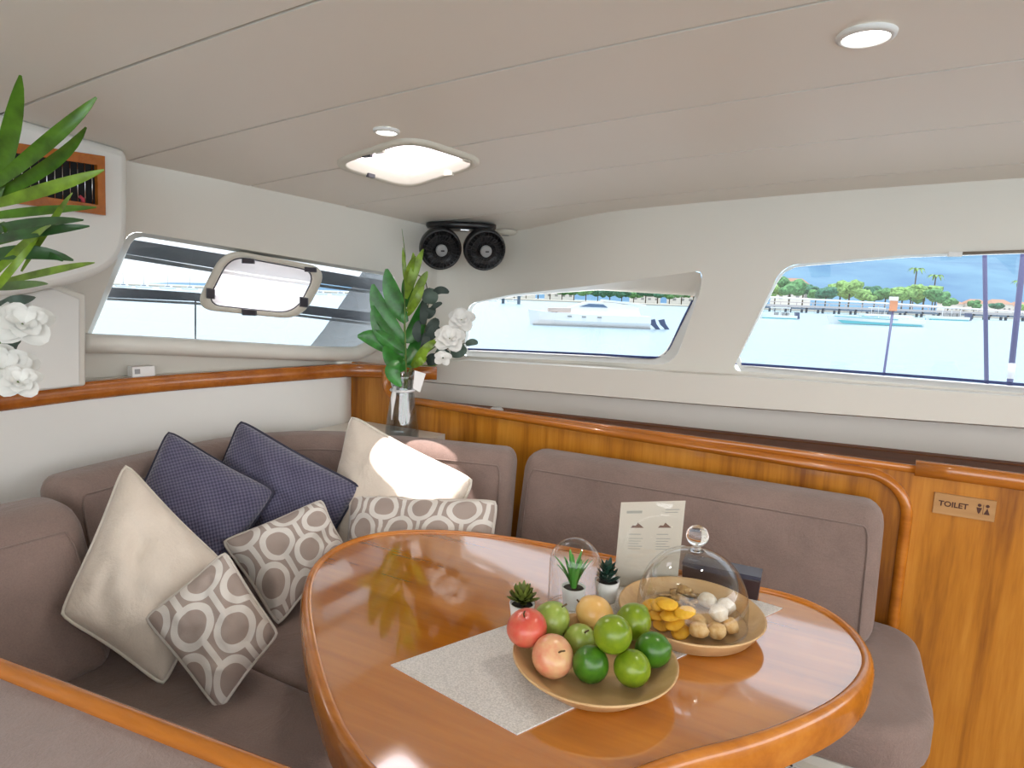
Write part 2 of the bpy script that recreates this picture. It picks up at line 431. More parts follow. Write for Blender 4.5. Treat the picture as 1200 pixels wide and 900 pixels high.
V, Q = uvbox(-1.6, 2.5, VP-.004, VP+.02, .095, .14); mesh('kick_board', V, Q, M['dkwood'], wb, False)
# wooden ledge on the porthole side
ledge_xy = [pz(-80, 468, 1.05), pz(20, 457, 1.05), pz(110, 447.5, 1.05), pz(200, 440, 1.05), pz(300, 433.5, 1.05), pz(405, 427, 1.05), W(-1.52, 1.83, 1.05), W(-1.30, 1.85, 1.05)]
lc = catmull([p[:2] for p in ledge_xy[:6]], 8, False)
lc = resample(lc, 40)+[np.array(W(-1.50, 1.822, 0)[:2]), np.array(W(-1.42, 1.85, 0)[:2]), np.array(W(-1.36, 1.885, 0)[:2]), np.array(W(-1.305, 1.93, 0)[:2])]
def side(L, d):
    out = []
    for i, p in enumerate(L):
        t = L[min(i+1, len(L)-1)]-L[max(i-1, 0)]; t = t/np.linalg.norm(t); out.append(p+d*np.array([-t[1], t[0]]))
    return out
def z_(L, z): return [np.array([p[0], p[1], z]) for p in L]
loops = list(zip(z_(side(lc, -.004), 1.004), z_(side(lc, -.010), 1.012), z_(side(lc, -.010), 1.044), z_(side(lc, -.002), 1.051), z_(side(lc, .03), 1.051), z_(side(lc, .03), 1.004)))
V, Q = loft([list(l) for l in loops])
lt = tag(mesh('trim_3', V, Q, M['redwood']), 'reddish varnished ledge along the white cabin side', kind='structure')
lw_ = lc[:40]+[np.array(W(-1.645, 1.86, 0)[:2])]
V, Q = loft([z_(side(lw_, 0), .05), z_(side(lw_, 0), 1.03)], False, False, closed=False)
tag(mesh('wall_side', V, Q, M['wallw']), 'glossy white panel under the reddish ledge', kind='structure')
V, Q = loft([z_(side(lc[:40], .02), 1.046), z_(side(lc[:40], .45), 1.046)], False, False, closed=False)
tag(mesh('trim_4', V, Q, M['wall']), 'cream shelf top behind the reddish ledge', kind='structure')
# padded roll under the porthole window
roll = [on_wall(x, y, -.018) for x, y in catmull([(97, 402), (180, 405), (300, 411), (400, 415), (425, 411), (444, 398), (458, 380), (468, 355)], 8, False)]
tag(mesh('trim_5', *tube(roll, .027, 12), M['wall']), 'rounded cream roll along the foot of the slanted window', kind='structure')
# corner shelf behind the cushions, floor, settee base
V, Q = plate([(-1.60, 1.45), (-1.60, 1.835), (-1.20, 1.835), (-1.20, 1.69)], lambda u, v: W(u, v, .80), lambda u, v: W(u, v, .83))
tag(mesh('trim_6', V, Q, M['wall'], smooth=False), 'cream corner shelf behind the curved cushion', kind='structure')
V, Q = uvbox(-2.0, 2.6, -1.2, 2.05, -.04, 0); tag(mesh('floor', V, Q, M['floor'], smooth=False), 'wooden cabin sole', kind='structure')

for nm, bx_, lb in (('wall_aft_blocker', [(-1.95, 2.6, -1.19, -1.15, 0, .85), (-1.95, -.9, -1.19, -1.15, .85, 1.85)], 'unseen cream aft bulkhead added to block low light, with a wide opening to the cockpit'),  # unseen walls added around the camera to darken the lower seats
                    ('wall_port_blocker', [(-1.99, -1.95, -1.15, .52, 0, 1.85)], 'unseen cream cabin side added to block light beyond the palm leaves'),
                    ('wall_starboard_blocker', [(2.56, 2.6, -1.15, 2.05, 0, .85)], 'low unseen cream cabin side added to block light across the saloon')):
    mb = MB()
    for b_ in bx_: mb.add(*uvbox(*b_))
    tag(mb.build(nm, M['wall'], smooth=False), lb, kind='structure')
# overhead air duct box and the cabinet side at the edge of the picture
def px_plate(px, f, depthvec, name, matl, parent=None, r=0, bev=0):
    L = rpoly(px, r, 6) if r else px
    A = [f(*p) for p in L]; V, Q = loft([A, [p+np.array(depthvec) for p in A]])
    o = sharp(mesh(name, V, Q, matl, parent), 35)
    if bev: bevel(o, bev, 3)
    return o
UB = -1.56
duct_px = [(-160, 80), (30, 140), (152, 176), (152, 296), (118, 326), (30, 346), (-160, 362)]
duct = empty('air_duct_box', on_u(60, 345, UB), 'cream overhead box with a wood framed air grille', 'air duct')
bevel(px_plate(rpoly(duct_px, [0, 0, 0, 40, 40, 30, 0], 6), lambda x, y: on_u(x, y, UB), -U3*.22, 'housing', M['wallw'], duct), .02, 3)
gq = [(-42, 158), (123, 183), (124, 252.5), (-42, 230)]
gi = [(-30, 172), (114, 193.5), (115, 240), (-30, 218)]
fo = [on_u(*p, UB+.014) for p in gq]; fi = [on_u(*p, UB+.014) for p in gi]; fi2 = [p-U3*.012 for p in fi]; fb = [p-U3*.016 for p in fo]
V, Q = loft([fb, fo, fi, fi2], False, False); gf = mesh('grille_frame', V, Q, M['redwood'], duct, False)
V, Q = loft([fi2], False, True) if False else ([p for p in fi2], [(0, 1, 2, 3)]); mesh('grille_back', V, Q, M['dark'], gf, False)
for i in range(15):
    f = (i+.5)/15; a = fi[0]*(1-f)+fi[1]*f; b = fi[3]*(1-f)+fi[2]*f
    V, Q = tube([a-U3*.008, b-U3*.008], .0011, 5); mesh('grille_bar', V, Q, M['steel'], gf)
tg = MB(); tg.add(*tube([on_u(93, 230, UB+.004), on_u(97, 233, UB+.004), on_u(97, 240, UB+.004)], .004, 6)); tg.build('pink_tag', mat('pink_plastic', (.6, .05, .09), .5), gf)
UC = -1.70
cab = empty('side_cabinet', on_u(60, 440, UC), 'flat cream cabinet door beside the slanted window', 'cabinet')
px_plate([(-160, 360), (30, 344), (64, 338), (94, 350), (94, 452), (-160, 480)], lambda x, y: on_u(x, y, UC), -U3*.03, 'door', M['wallw'], cab, bev=.004)
px_plate([(-160, 358), (30, 342), (66, 334), (101, 345), (101, 452), (-160, 482)], lambda x, y: on_u(x, y, UC-.012), -U3*.10, 'carcass', M['wall'], cab, bev=.006)

# ------------------------------------------------------------------ settee
def slab(L, z0, z1, r, name, matl, parent=None, n=4, crown=0):
    loops = []
    for k in range(n+1):
        a = math.pi/2*k/n; loops.append(z_(inset(L, r*(1-math.sin(a))), z0+r*(1-math.cos(a))))
    for k in range(n+1):
        a = math.pi/2*k/n; loops.append(z_(inset(L, r*(1-math.cos(a))), z1-r*(1-math.sin(a))))
    if crown: loops.append(z_(inset(L, r+.05), z1+crown))
    V, Q = loft(loops); return mesh(name, V, Q, matl, parent)
ZSEAT = .53
def seat(name, P, rr, label):
    L = [W(p[0], p[1], 0)[:2] for p in resample(rpoly([np.array(p) for p in P], rr, 7), 90, True)]
    o = slab(L, ZSEAT-.10, ZSEAT, .026, name, M['taupe']); return tag(o, label, 'seat cushion')
seat('seat_cushion', [(-.691, 1.30), (.245, 1.30), (.245, 1.81), (-.691, 1.81)], [.05, .16, .10, .05], 'taupe seat cushion with a rounded end against the teak bulkhead')
seat('seat_cushion', [(-1.66, .862), (-.69, .862), (-.69, 1.81), (-1.48, 1.81), (-1.66, 1.5)], [.05, .05, .05, .12, .12], 'taupe corner seat cushion under the ring patterned pillows')
seat('seat_cushion', [(-1.66, .42), (-.69, .42), (-.69, .863), (-1.66, .863)], [.06, .06, .05, .05], 'taupe seat cushion below the tall velour side cushion')
sb = empty('settee_base', W(-.6, 1.5, 0), 'white moulded base carrying the taupe settee cushions', 'settee base')
V, Q = uvbox(-1.5, .195, 1.315, 1.80, 0.002, ZSEAT-.098); bevel(mesh('base_panel', V, Q, M['base'], sb, False), .02)
V, Q = uvbox(-1.64, -.76, .44, 1.37, 0.002, ZSEAT-.098); bevel(mesh('base_panel', V, Q, M['base'], sb, False), .02)
def back_cushion(path, th, z0, z1, label, lean=.0, r=.04, crown=.0, prof=None):
    # rounded slab swept along a plan path; path points are (u, v) of the middle of the top
    P = [np.array(W(*p, 0)[:2]) for p in path]; P = resample(catmull(P, 8, False), 46)
    n = len(P); loops = []; K = 5
    def sec(p, t, sh):
        nn = np.array([-t[1], t[0]]); L = []; a = th/2-sh; b0 = z0+sh; b1 = z1-sh; rr = max(r-sh*.6, .012)
        for cx, cz, s0 in ((a-rr, b1-rr, 0), (-a+rr, b1-rr, 90), (-a+rr, b0+rr, 180), (a-rr, b0+rr, 270)):
            for k in range(5):
                an = math.radians(s0+90*k/4); x = cx+rr*math.cos(an); z = cz+rr*math.sin(an)
                x += lean*(z1-z)*(-1)
                q = p+nn*x; L.append(np.array([q[0], q[1], z]))
        return L
    t0 = P[1]-P[0]; t0 /= np.linalg.norm(t0); t1 = P[-1]-P[-2]; t1 /= np.linalg.norm(t1)
    for k in range(K):
        a = math.pi/2*k/K; loops.append(sec(P[0]-t0*r*math.sin(math.pi/2-a)*1.0, t0, r*(1-math.sin(a))))
    for i in range(n):
        t = P[min(i+1, n-1)]-P[max(i-1, 0)]; loops.append(sec(P[i], t/np.linalg.norm(t), 0))
    for k in range(1, K+1):
        a = math.pi/2*k/K; loops.append(sec(P[-1]+t1*r*math.sin(a), t1, r*(1-math.cos(a))))
    V, Q = loft(loops); o = tag(mesh('back_cushion', V, Q, M['taupe']), label, 'back cushion'); sp = []
    for i in range(n):
        t = P[min(i+1, n-1)]-P[max(i-1, 0)]; t /= np.linalg.norm(t); nn = np.array([-t[1], t[0]]); z = z1-r*1.0; q = P[i]+nn*(-th/2-lean*(z1-z)-.0005); sp.append(np.array([q[0], q[1], z]))
    def low(i, e):
        t = P[min(i+1, n-1)]-P[max(i-1, 0)]; t /= np.linalg.norm(t); nn = np.array([-t[1], t[0]]); out = []
        for z, k in ((z1-r*1.08, .1), (z1-r*1.5, .25), (z1-r*2.2, .3), (z0+.03, .3)):
            q = P[i]+t*e*k*r+nn*(-th/2-lean*(z1-z)-.0003); out.append(np.array([q[0], q[1], z]))
        return out
    sp = low(0, -1)[::-1]+sp+low(n-1, 1)
    mesh('seam', *tube(sp, .0024, 6), M['taupe_d'], o); return o
ZB = .865
# direction of the path decides the lean: the foot moves to the right hand side of travel
back_cushion([(.095, 1.755), (-.3, 1.755), (-.775, 1.745)][::-1], .13, ZSEAT-.01, ZB-.012, 'long straight taupe back cushion against the teak bulkhead', lean=.22, r=.045)
back_cushion([(-1.585, .80), (-1.605, .95), (-1.61, 1.12), (-1.57, 1.34), (-1.44, 1.49), (-1.25, 1.56), (-1.05, 1.615), (-.87, 1.655)], .12, ZSEAT-.01, ZB, 'curved taupe back cushion wrapping the corner below the vase', lean=.18, r=.04)
back_cushion([(-1.50, .40), (-1.495, .55), (-1.485, .70)], .15, ZSEAT-.01, ZB-.015, 'tall taupe side cushion leaning beside the big cream pillow', lean=.45, r=.05)
# end of the settee nearest the door: upholstered top with a wooden edge
ZD = .80
div = empty('upholstered_divider', W(-.8, .2, 0), 'low settee end with ribbed taupe top and varnished wooden edge', 'settee end')
def dv(x, y): return UV(pz(x, y, ZD))
a0 = dv(0, 783); a1 = dv(300, 900); sl_ = (a1[1]-a0[1])/(a1[0]-a0[0])
fv = lambda u: a0[1]+(u-a0[0])*sl_
e0, e1 = -1.22, -.30
rail = [W(u, fv(u), ZD) for u in np.linspace(e0, e1, 14)]
mesh('edge_trim', *tube(rail, .012, 10), M['trim'], div)
V, Q = loft([[W(u, fv(u)-.006, ZD-.004) for u in (e0, e1)], [W(u, fv(u)-.30, ZD-.012) for u in (e0, e1)], [W(u, fv(u)-.34, ZD-.06) for u in (e0, e1)], [W(u, fv(u)-.34, .002) for u in (e0, e1)], [W(u, fv(u)-.0, .002) for u in (e0, e1)]], False, False, closed=False)
mesh('upholstery', *([V, Q]), M['taupe2'], div)

# ------------------------------------------------------------------ table
ZT = .75
tpx = [(352, 700), (365, 660), (400, 635), (450, 622), (520, 620), (600, 628), (720, 650), (850, 678), (930, 695), (985, 720), (1020, 755), (1026, 785), (992, 826), (900, 868), (800, 894)]
tl = [pz(*p, ZT)[:2] for p in tpx]+[np.array(q) for q in ((.10, .655), (-.04, .635), (-.13, .650))]+[pz(*p, ZT)[:2] for p in ((410, 888), (385, 850), (360, 770))]
tl = resample(catmull(tl, 8), 120, True)
for _ in range(3): tl = [(tl[i-1]+2*tl[i]+tl[(i+1) % 120])/4 for i in range(120)]
tc = np.mean(tl, axis=0)
table = empty('dining_table', (tc[0], tc[1], 0), 'glossy varnished oval saloon table on a cream pedestal', 'table')
V, Q = loft([z_(inset(tl, .012), ZT-.034), z_(inset(tl, .012), ZT-.0035)]); mesh('table_top', V, Q, M['table'], table, False)
prof = [(.0, -.052), (-.001, -.02), (.002, -.006), (.007, .0015), (.013, .003), (.018, .0005), (.0195, -.004), (.0195, -.03), (.014, -.052)]
V, Q = loft([z_(inset(tl, d), ZT+h) for d, h in prof]+[z_(inset(tl, 0), ZT-.052)], False, False); mesh('edge_moulding', V, Q, M['trim'], table)
ped = [tc[0]-.02, tc[1]-.02, 0]
mesh('pedestal', *lathe([(.075, .02), (.07, .05), (.068, .6), (.09, .66), (.16, .70), (.16, .718)], ped, n=32), M['base'], table)
mesh('pedestal_base', *lathe([(.21, .0), (.21, .015), (.19, .025), (.075, .032)], ped, n=40), M['base'], table)
# leg stub seen under the left edge
pb = pz(402, 893, .62)
# runner
ra, rb_, rc = (pz(*p, ZT+.001)[:2] for p in ((458, 777), (606, 858), (917, 711))); rd = ra+(rc-rb_)
def quadslab(P, z0, z1, nsub=1): return loft([z_(P, z0), z_(P, z1)])
m = mat('runner_weave', (.52, .50, .48), .8); t = NT(m); co = t.coord('Object'); n = t.noise(co, 420, 2, .6); t.col(t.ramp(n, [(.35, (.52, .49, .46)), (.65, (.74, .70, .66))])); t.bump(n, .4, .002)
run = mesh('table_runner', *quadslab([ra, rb_, rc, rd], ZT-.004, ZT-.0015), m, None, False); tag(run, 'woven grey table runner lying across the glossy table', 'table runner')

# ------------------------------------------------------------------ pillows
def ring_mat(name):
    m = mat(name, (.42, .35, .31), .85); t = NT(m); c = t.n('ShaderNodeUVMap'); sx = t.n('ShaderNodeSeparateXYZ'); t.l(c.outputs[0], sx.inputs[0])
    x = t.math('DIVIDE', sx.outputs[0], .118); y = t.math('DIVIDE', sx.outputs[1], .132); out = None
    for ox, oy in ((0, 0), (.5, .5)):
        fx = t.math('SUBTRACT', t.math('FRACT', t.math('ADD', x, ox+.27)), .5); fy = t.math('MULTIPLY', t.math('SUBTRACT', t.math('FRACT', t.math('ADD', y, oy+.2)), .5), 1.19)
        d = t.math('SQRT', t.math('ADD', t.math('MULTIPLY', fx, fx), t.math('MULTIPLY', fy, fy)))
        rg = t.math('LESS_THAN', t.math('ABSOLUTE', t.math('SUBTRACT', d, .315)), .062)
        lk = t.math('MULTIPLY', t.math('LESS_THAN', t.math('ABSOLUTE', fx), .05), t.math('GREATER_THAN', t.math('ABSOLUTE', fy), .34))
        q = t.math('MAXIMUM', rg, lk); out = q if out is None else t.math('MAXIMUM', out, q)
    mx = t.n('ShaderNodeMix', data_type='RGBA'); t.l(out, mx.inputs['Factor']); mx.inputs['A'].default_value = (.40, .325, .285, 1); mx.inputs['B'].default_value = (.74, .70, .65, 1)
    t.col(mx.outputs['Result']); n = t.noise(t.coord('Object'), 400, 2); t.bump(t.math('ADD', t.math('MULTIPLY', out, .5), n), .25, .002); return m
M['rings'] = ring_mat('ring_print')
def waffle():
    m = mat('navy_waffle', (.05, .05, .1), .8); t = NT(m); c = t.n('ShaderNodeUVMap'); sx = t.n('ShaderNodeSeparateXYZ'); t.l(c.outputs[0], sx.inputs[0]); k = 2*math.pi/.0115
    a = t.math('SINE', t.math('MULTIPLY', sx.outputs[0], k)); b = t.math('SINE', t.math('MULTIPLY', sx.outputs[1], k)); f = t.math('MULTIPLY_ADD', t.math('MULTIPLY', a, b), .5, .5)
    t.col(t.ramp(f, [(.2, (.040, .040, .085)), (.8, (.125, .115, .185))])); t.bump(f, .5, .004); t.b.inputs['Sheen Weight'].default_value = .4; return m
M['navy'] = waffle(); M['navy_p'] = mat('navy_piping', (.03, .03, .055), .8)
def pillow(name, px, P0, nrm, th, matl, pmat, label, group=None, seed=0, bow=.06, roll=0):
    nrm = np.array(nrm, float); nrm /= np.linalg.norm(nrm)
    C4 = [on_plane(x, y, P0, nrm) for x, y in px]                        # corners going round
    lu = (np.linalg.norm(C4[1]-C4[0])+np.linalg.norm(C4[2]-C4[3]))/2; lv = (np.linalg.norm(C4[3]-C4[0])+np.linalg.norm(C4[2]-C4[1]))/2
    N = 28; V = []; uvs = []; Q = []; bd = []
    def pos(s, t, sg):
        kk = 1-.055*(s*t)**6; s2 = s*kk*(1-bow*(1-t*t)); t2 = t*kk*(1-bow*(1-s*s)); a, b = (s2+1)/2, (t2+1)/2
        p = C4[0]*(1-a)*(1-b)+C4[1]*a*(1-b)+C4[2]*a*b+C4[3]*(1-a)*b
        e = max(0, (1-abs(s)**2.4)*(1-abs(t)**2.4)); h = th*1.25*e**.5
        w_ = noise.noise(Vector((s*2.3+seed, t*2.3, seed*1.7)))*.018*e**.3+noise.noise(Vector((s*5+seed, t*5, seed)))*.010*e**.3
        return p+nrm*(sg*h+w_)
    for sg in (1, -1):
        for j in range(N+1):
            for i in range(N+1):
                f = lambda k: math.sin((k/N*2-1)*math.pi/2)*.35+(k/N*2-1)*.65
                V.append(pos(f(i), f(j), sg)); uvs.append((f(i)*lu/2, f(j)*lv/2))
    K = (N+1)**2
    for b in (0, 1):
        for j in range(N):
            for i in range(N):
                q = [b*K+j*(N+1)+i, b*K+j*(N+1)+i+1, b*K+(j+1)*(N+1)+i+1, b*K+(j+1)*(N+1)+i]; Q.append(tuple(q if b == 0 else q[::-1]))
    cen = pos(0, 0, 0); root = empty(name, (cen[0], cen[1], min(v[2] for v in V)), label, 'pillow', group)
    o = mesh('cover', V, Q, matl, root); ul = o.data.uv_layers.new(name='UVMap')
    for p in o.data.polygons:
        for li in p.loop_indices: ul.data[li].uv = uvs[o.data.loops[li].vertex_index]
    bm = bmesh.new(); bm.from_mesh(o.data); bmesh.ops.remove_doubles(bm, verts=bm.verts, dist=1e-5); bmesh.ops.recalc_face_normals(bm, faces=bm.faces); bm.to_mesh(o.data); bm.free()
    E_ = [pos(-1+2*i/20, -1, 0) for i in range(20)]+[pos(1, -1+2*i/20, 0) for i in range(20)]+[pos(1-2*i/20, 1, 0) for i in range(20)]+[pos(-1, 1-2*i/20, 0) for i in range(20)]
    mesh('piping', *tube(E_, .0042, 6, True), pmat, root)
    print('PILLOW', name, 'size %.2f x %.2f' % (lu, lv), 'lowest %.2f' % min(v[2] for v in V)); return root
M['ring_p'] = mat('ring_piping', (.62, .57, .52), .8)
# far ones first
pillow('throw_pillow', [(280, 490), (426, 570), (363, 682), (230, 598)], W(-1.272, 1.266, .754), -V3*.74+U3*.42+Z3*.26, .055, M['navy'], M['navy_p'], 'navy waffle pillow leaning in the settee corner next to the sunlit pillow', seed=3)
pillow('throw_pillow', [(410, 483), (558, 562), (504, 694), (366, 670)], W(-1.056, 1.389, .694), -V3*.85+U3*.08+Z3*.42, .055, M['cream_f'], M['cream_p'], 'cream piped pillow catching a bright patch of sunlight', seed=5)
pillow('throw_pillow', [(196, 502), (326, 574), (228, 727), (128, 642)], W(-1.347, 1.068, .738), -V3*.50+U3*.66+Z3*.42, .055, M['navy'], M['navy_p'], 'navy waffle pillow propped behind the big cream pillow', seed=8)
pillow('throw_pillow', [(410, 578), (585, 586), (578, 702), (397, 696)], W(-1.00, 1.25, .62), -V3*.80+U3*.05+Z3*.55, .045, M['rings'], M['ring_p'], 'ring patterned pillow in front of the sunlit cream pillow', seed=9)
pillow('throw_pillow', [(258, 634), (378, 585), (404, 640), (326, 735)], W(-1.158, 1.048, .622), -V3*.45+U3*.55+Z3*.65, .045, M['rings'], M['ring_p'], 'ring patterned pillow propped against the navy pillows', seed=12)
pillow('throw_pillow', [(146, 539), (268, 664), (192, 806), (68, 722)], W(-1.21, .807, .695), -V3*.42+U3*.80+Z3*.62, .060, M['cream_f'], M['cream_p'], 'large cream piped pillow standing on its corner', seed=14)
pillow('throw_pillow', [(168, 724), (264, 645), (327, 743), (257, 835)], W(-1.07, .747, .632), -V3*.55+U3*.55+Z3*.52, .055, M['rings'], M['ring_p'], 'ring patterned pillow leaning on the large cream pillow', seed=17)

# ------------------------------------------------------------------ things on the table
def plate_dish(name, c, r, h, label, matl, fl=.68):
    o = mesh(name, *lathe([(0.001, .0), (r*(fl-.06), 0), (r*(fl+.02), .003), (r*.98, h-.003), (r, h), (r*.985, h+.002), (r*.96, h-.001), (r*fl, .010), (0.001, .008)], c, n=64, caps=False), matl); return tag(o, label, 'plate')
ZR = ZT-.0015
bam = wood('bamboo', (.46, .27, .11), (.58, .37, .17), (.66, .45, .23), 'u', .4, .1, .8)
A_, B_ = pz(599, 757, ZR+.035), pz(801, 776, ZR+.035); fc = (A_+B_)/2; fr = .125; fc = fc+np.array([-.003, -.004, 0])
print('fruit plate r', fr, fc)
fcz = np.array([fc[0], fc[1], ZR]); plate_dish('fruit_plate', fcz, fr, .036, 'round bamboo plate piled with limes, apples and pears', bam)
A_, B_ = pz(716, 706, ZR+.03), pz(898, 729, ZR+.03); kc = (A_+B_)/2; kr = .128; kc = np.array([.335, 1.067, 0])
print('cake plate r', kr, kc)
kcz = np.array([kc[0], kc[1], ZR]); plate_dish('snack_plate', kcz, kr, .03, 'round bamboo plate of snacks under the glass dome', bam, .83)
def fruit_mat(name, stops, scale=3, rough=.28, axis=True):
    m = mat(name, stops[0][1], rough); t = NT(m); co = t.coord('Object'); n = t.noise(co, scale*14, 3, .6); s = t.noise(co, 260, 2)
    t.col(t.ramp(n, stops)); t.bump(s, .06, .002); t.b.inputs['Subsurface Weight'].default_value = .0; return m
limeA = fruit_mat('lime_skin', [(.3, (.13, .22, .008)), (.7, (.24, .33, .014))]); limeB = fruit_mat('dark_lime_skin', [(.3, (.025, .11, .008)), (.7, (.07, .20, .010))])
redA = fruit_mat('red_skin', [(.3, (.62, .07, .05)), (.6, (.62, .16, .09)), (.8, (.70, .38, .12))]); pchA = fruit_mat('peach_skin', [(.3, (.68, .22, .13)), (.55, (.70, .38, .20)), (.8, (.72, .50, .22))])
pearA = fruit_mat('pear_skin', [(.3, (.24, .34, .05)), (.7, (.38, .46, .10))]); mango = fruit_mat('mango_skin', [(.3, (.70, .38, .10)), (.7, (.74, .48, .18))])
stemM = mat('stem_brown', (.10, .06, .02), .8)
def settle(items, cen, R_, h, fl, dome=None, n=500, spring=.12):
    # lets pieces sink until they rest on the plate and on each other, near the spots read from the photograph
    seg = [((0, .0085), (R_*fl, .010)), ((R_*fl, .010), (R_*.96, h-.001))]; tgt = [it['c'].copy() for it in items]
    for k in range(n):
        last = k > n-30
        for it, t in zip(items, tgt):
            if not last: it['c'][2] -= .0004; it['c'][:2] += spring*(t[:2]-it['c'][:2])
        for i in range(len(items)):
            for j in range(i+1, len(items)):
                p, q = items[i], items[j]; A = p['a']+q['a']; B = p['z']+q['z']; d = q['c']-p['c']; w_ = np.array([1/A**2, 1/A**2, 1/B**2]); f = math.sqrt((d*d*w_).sum())+1e-9
                if f < 1:
                    g = d*w_/f; m = (1-f)/(g @ g)*g*.5; p['c'] -= m; q['c'] += m
        for it in items:
            c = it['c']; e = c[:2]-cen[:2]; rho = np.linalg.norm(e)+1e-9; u = e/rho; z = c[2]-cen[2]
            for (x0, z0), (x1, z1) in seg:
                L = math.hypot(x1-x0, z1-z0); tx, tz = (x1-x0)/L, (z1-z0)/L; nx, nz = -tz, tx; D = (rho-x0)*nx+(z-z0)*nz; s_ = (rho-x0)*tx+(z-z0)*tz; ext = math.hypot(it['a']*nx, it['z']*nz)
                if -.02 < s_ < L+.03 and D < ext: rho += nx*(ext-D); z += nz*(ext-D)
            if dome is not None: rho = min(rho, dome-it['a']*1.3-.003)
            c[:2] = cen[:2]+u*max(rho, 0); c[2] = cen[2]+z
FR = []
def fruit(name, x, y, rpx, z, *args, **kw):
    c = pz(x, y, z); FR.append(dict(c=c, a=rpx*((c-CAM) @ FW)/F*.97, z=rpx*((c-CAM) @ FW)/F*.97, args=(name,)+args, kw=kw))
def build_fruit(c, r, name, matl, label, cat, sq=1.0, tilt=(0, 0, 1), kind='lime', group=None):
    ax = np.array(tilt, float); ax /= np.linalg.norm(ax)
    prof = []
    for k in range(19):
        a = math.pi*k/18; rr = math.sin(a); h = -math.cos(a)
        if kind == 'lime': rr *= .98; h = h*1.04+(.07*math.copysign(1, h) if abs(h) > .98 else 0)
        if kind == 'apple': h = h*.92-(.16*(1-rr)**2 if h > 0 else -.08*(1-rr)**2); rr *= 1.0+.06*math.cos(a-1.9)
        if kind == 'pear': rr *= 1.0-.14*max(0, h); h *= 1.05; h -= .12*(1-rr)**2 if h > 0 else 0
        prof.append((max(rr*r, 1e-4), h*r*sq))
    root = empty(name, (c[0], c[1], c[2]-r), label, cat, group)
    mesh('skin', *lathe(prof, c, ax, 28, False), matl, root)
    top = c+ax*r*sq*(.74 if kind != 'lime' else 1.06)
    if kind == 'lime': mesh('stem_scar', *lathe([(.0035, -.004), (.004, 0), (.003, .001)], top, ax, 8), stemM, root)
    else: mesh('stem', *tube([top-ax*.004, top+ax*.008, top+ax*.014+U3*.003], .0014, 6), stemM, root)
    return c, r
pr = ZR+.01
fruit('pear', 650, 719, 22, pr+.054, pearA, 'green pear beside the small cloche at the back of the plate', 'pear', kind='pear', tilt=(.5, -.1, .8))
fruit('mango', 696, 720, 21, pr+.040, mango, 'small orange mango behind the limes', 'mango', kind='pear', tilt=(-.8, .2, .5), sq=1.1)
fruit('apple', 621, 739, 23, pr+.050, redA, 'red apple at the edge of the bamboo plate', 'apple', kind='apple', tilt=(-.2, -.3, .9))
fruit('pear', 677, 742, 20, pr+.036, pearA, 'green pear wedged between the blushed apple and the limes', 'pear', kind='pear', tilt=(.2, -.5, .8))
fruit('lime', 743, 727, 21, pr+.046, limeA, 'bright green lime beside the glass dome', 'lime', tilt=(.6, .3, .6))
fruit('lime', 765, 762, 21, pr+.036, limeB, 'dark green lime resting against the plate rim by the dome', 'lime', tilt=(.7, -.4, .4))
fruit('apple', 645, 765, 24, pr+.032, pchA, 'peach blushed apple lying in front of the red apple', 'apple', kind='apple', tilt=(.3, -.6, .6))
fruit('lime', 692, 778, 22, pr+.026, limeB, 'dark green lime next to the blushed apple', 'lime', tilt=(-.3, -.5, .6))
fruit('lime', 742, 782, 22, pr+.026, limeA, 'yellowish green lime low on the plate below the topmost lime', 'lime', tilt=(.3, -.8, .3))
fruit('lime', 717, 743, 23, pr+.072, limeA, 'yellowish green lime topmost in the pile', 'lime', tilt=(.5, -.6, .5))
settle(FR, fcz, fr, .036, .68)
for f_ in FR: build_fruit(f_['c'], f_['a']/.985, *f_['args'], **f_['kw'])
# snacks
def blob(name, P, rx, ry, rz, matl, label, cat, group, rough=.12, seed=0, yaw=0, tilt=(0, 0, 1)):
    bm = bmesh.new(); bmesh.ops.create_icosphere(bm, subdivisions=2, radius=1)
    ax = Vector(tilt).normalized(); q = Vector((0, 0, 1)).rotation_difference(ax); cy, sy = math.cos(yaw), math.sin(yaw)
    for v in bm.verts:
        k = 1+rough*noise.noise(v.co*1.8+Vector((seed, seed*2, 0))); x, y, z = v.co.x*rx*k, v.co.y*ry*k, v.co.z*rz*k
        v.co = q @ Vector((x*cy-y*sy, x*sy+y*cy, z))
    me = bpy.data.meshes.new(name); bm.to_mesh(me); bm.free()
    for p in me.polygons: p.use_smooth = True
    o = link(name, me, matl); o.location = tuple(P); return tag(o, label, cat, group)
crk = fruit_mat('cracker_yellow', [(.3, (.76, .36, .006)), (.7, (.86, .50, .03))], 6, .6); chip = fruit_mat('chip_brown', [(.3, (.20, .09, .02)), (.55, (.44, .26, .08)), (.75, (.62, .48, .28))], 10, .6); puff = fruit_mat('puff_tan', [(.3, (.56, .30, .08)), (.7, (.74, .54, .28))], 5, .6); puffw = fruit_mat('puff_pale', [(.3, (.66, .54, .38)), (.7, (.80, .74, .64))], 5, .6)
pk = ZR+.012; SN = []
def snack(*a, **k): SN.append(dict(c=np.array(a[1], float), a={'corn_cracker': .0175, 'banana_chip': .0125, 'pastry_puff': .0165}[a[0]], z={'corn_cracker': .0062, 'banana_chip': .0062, 'pastry_puff': .0142}[a[0]], args=a, kw=k))
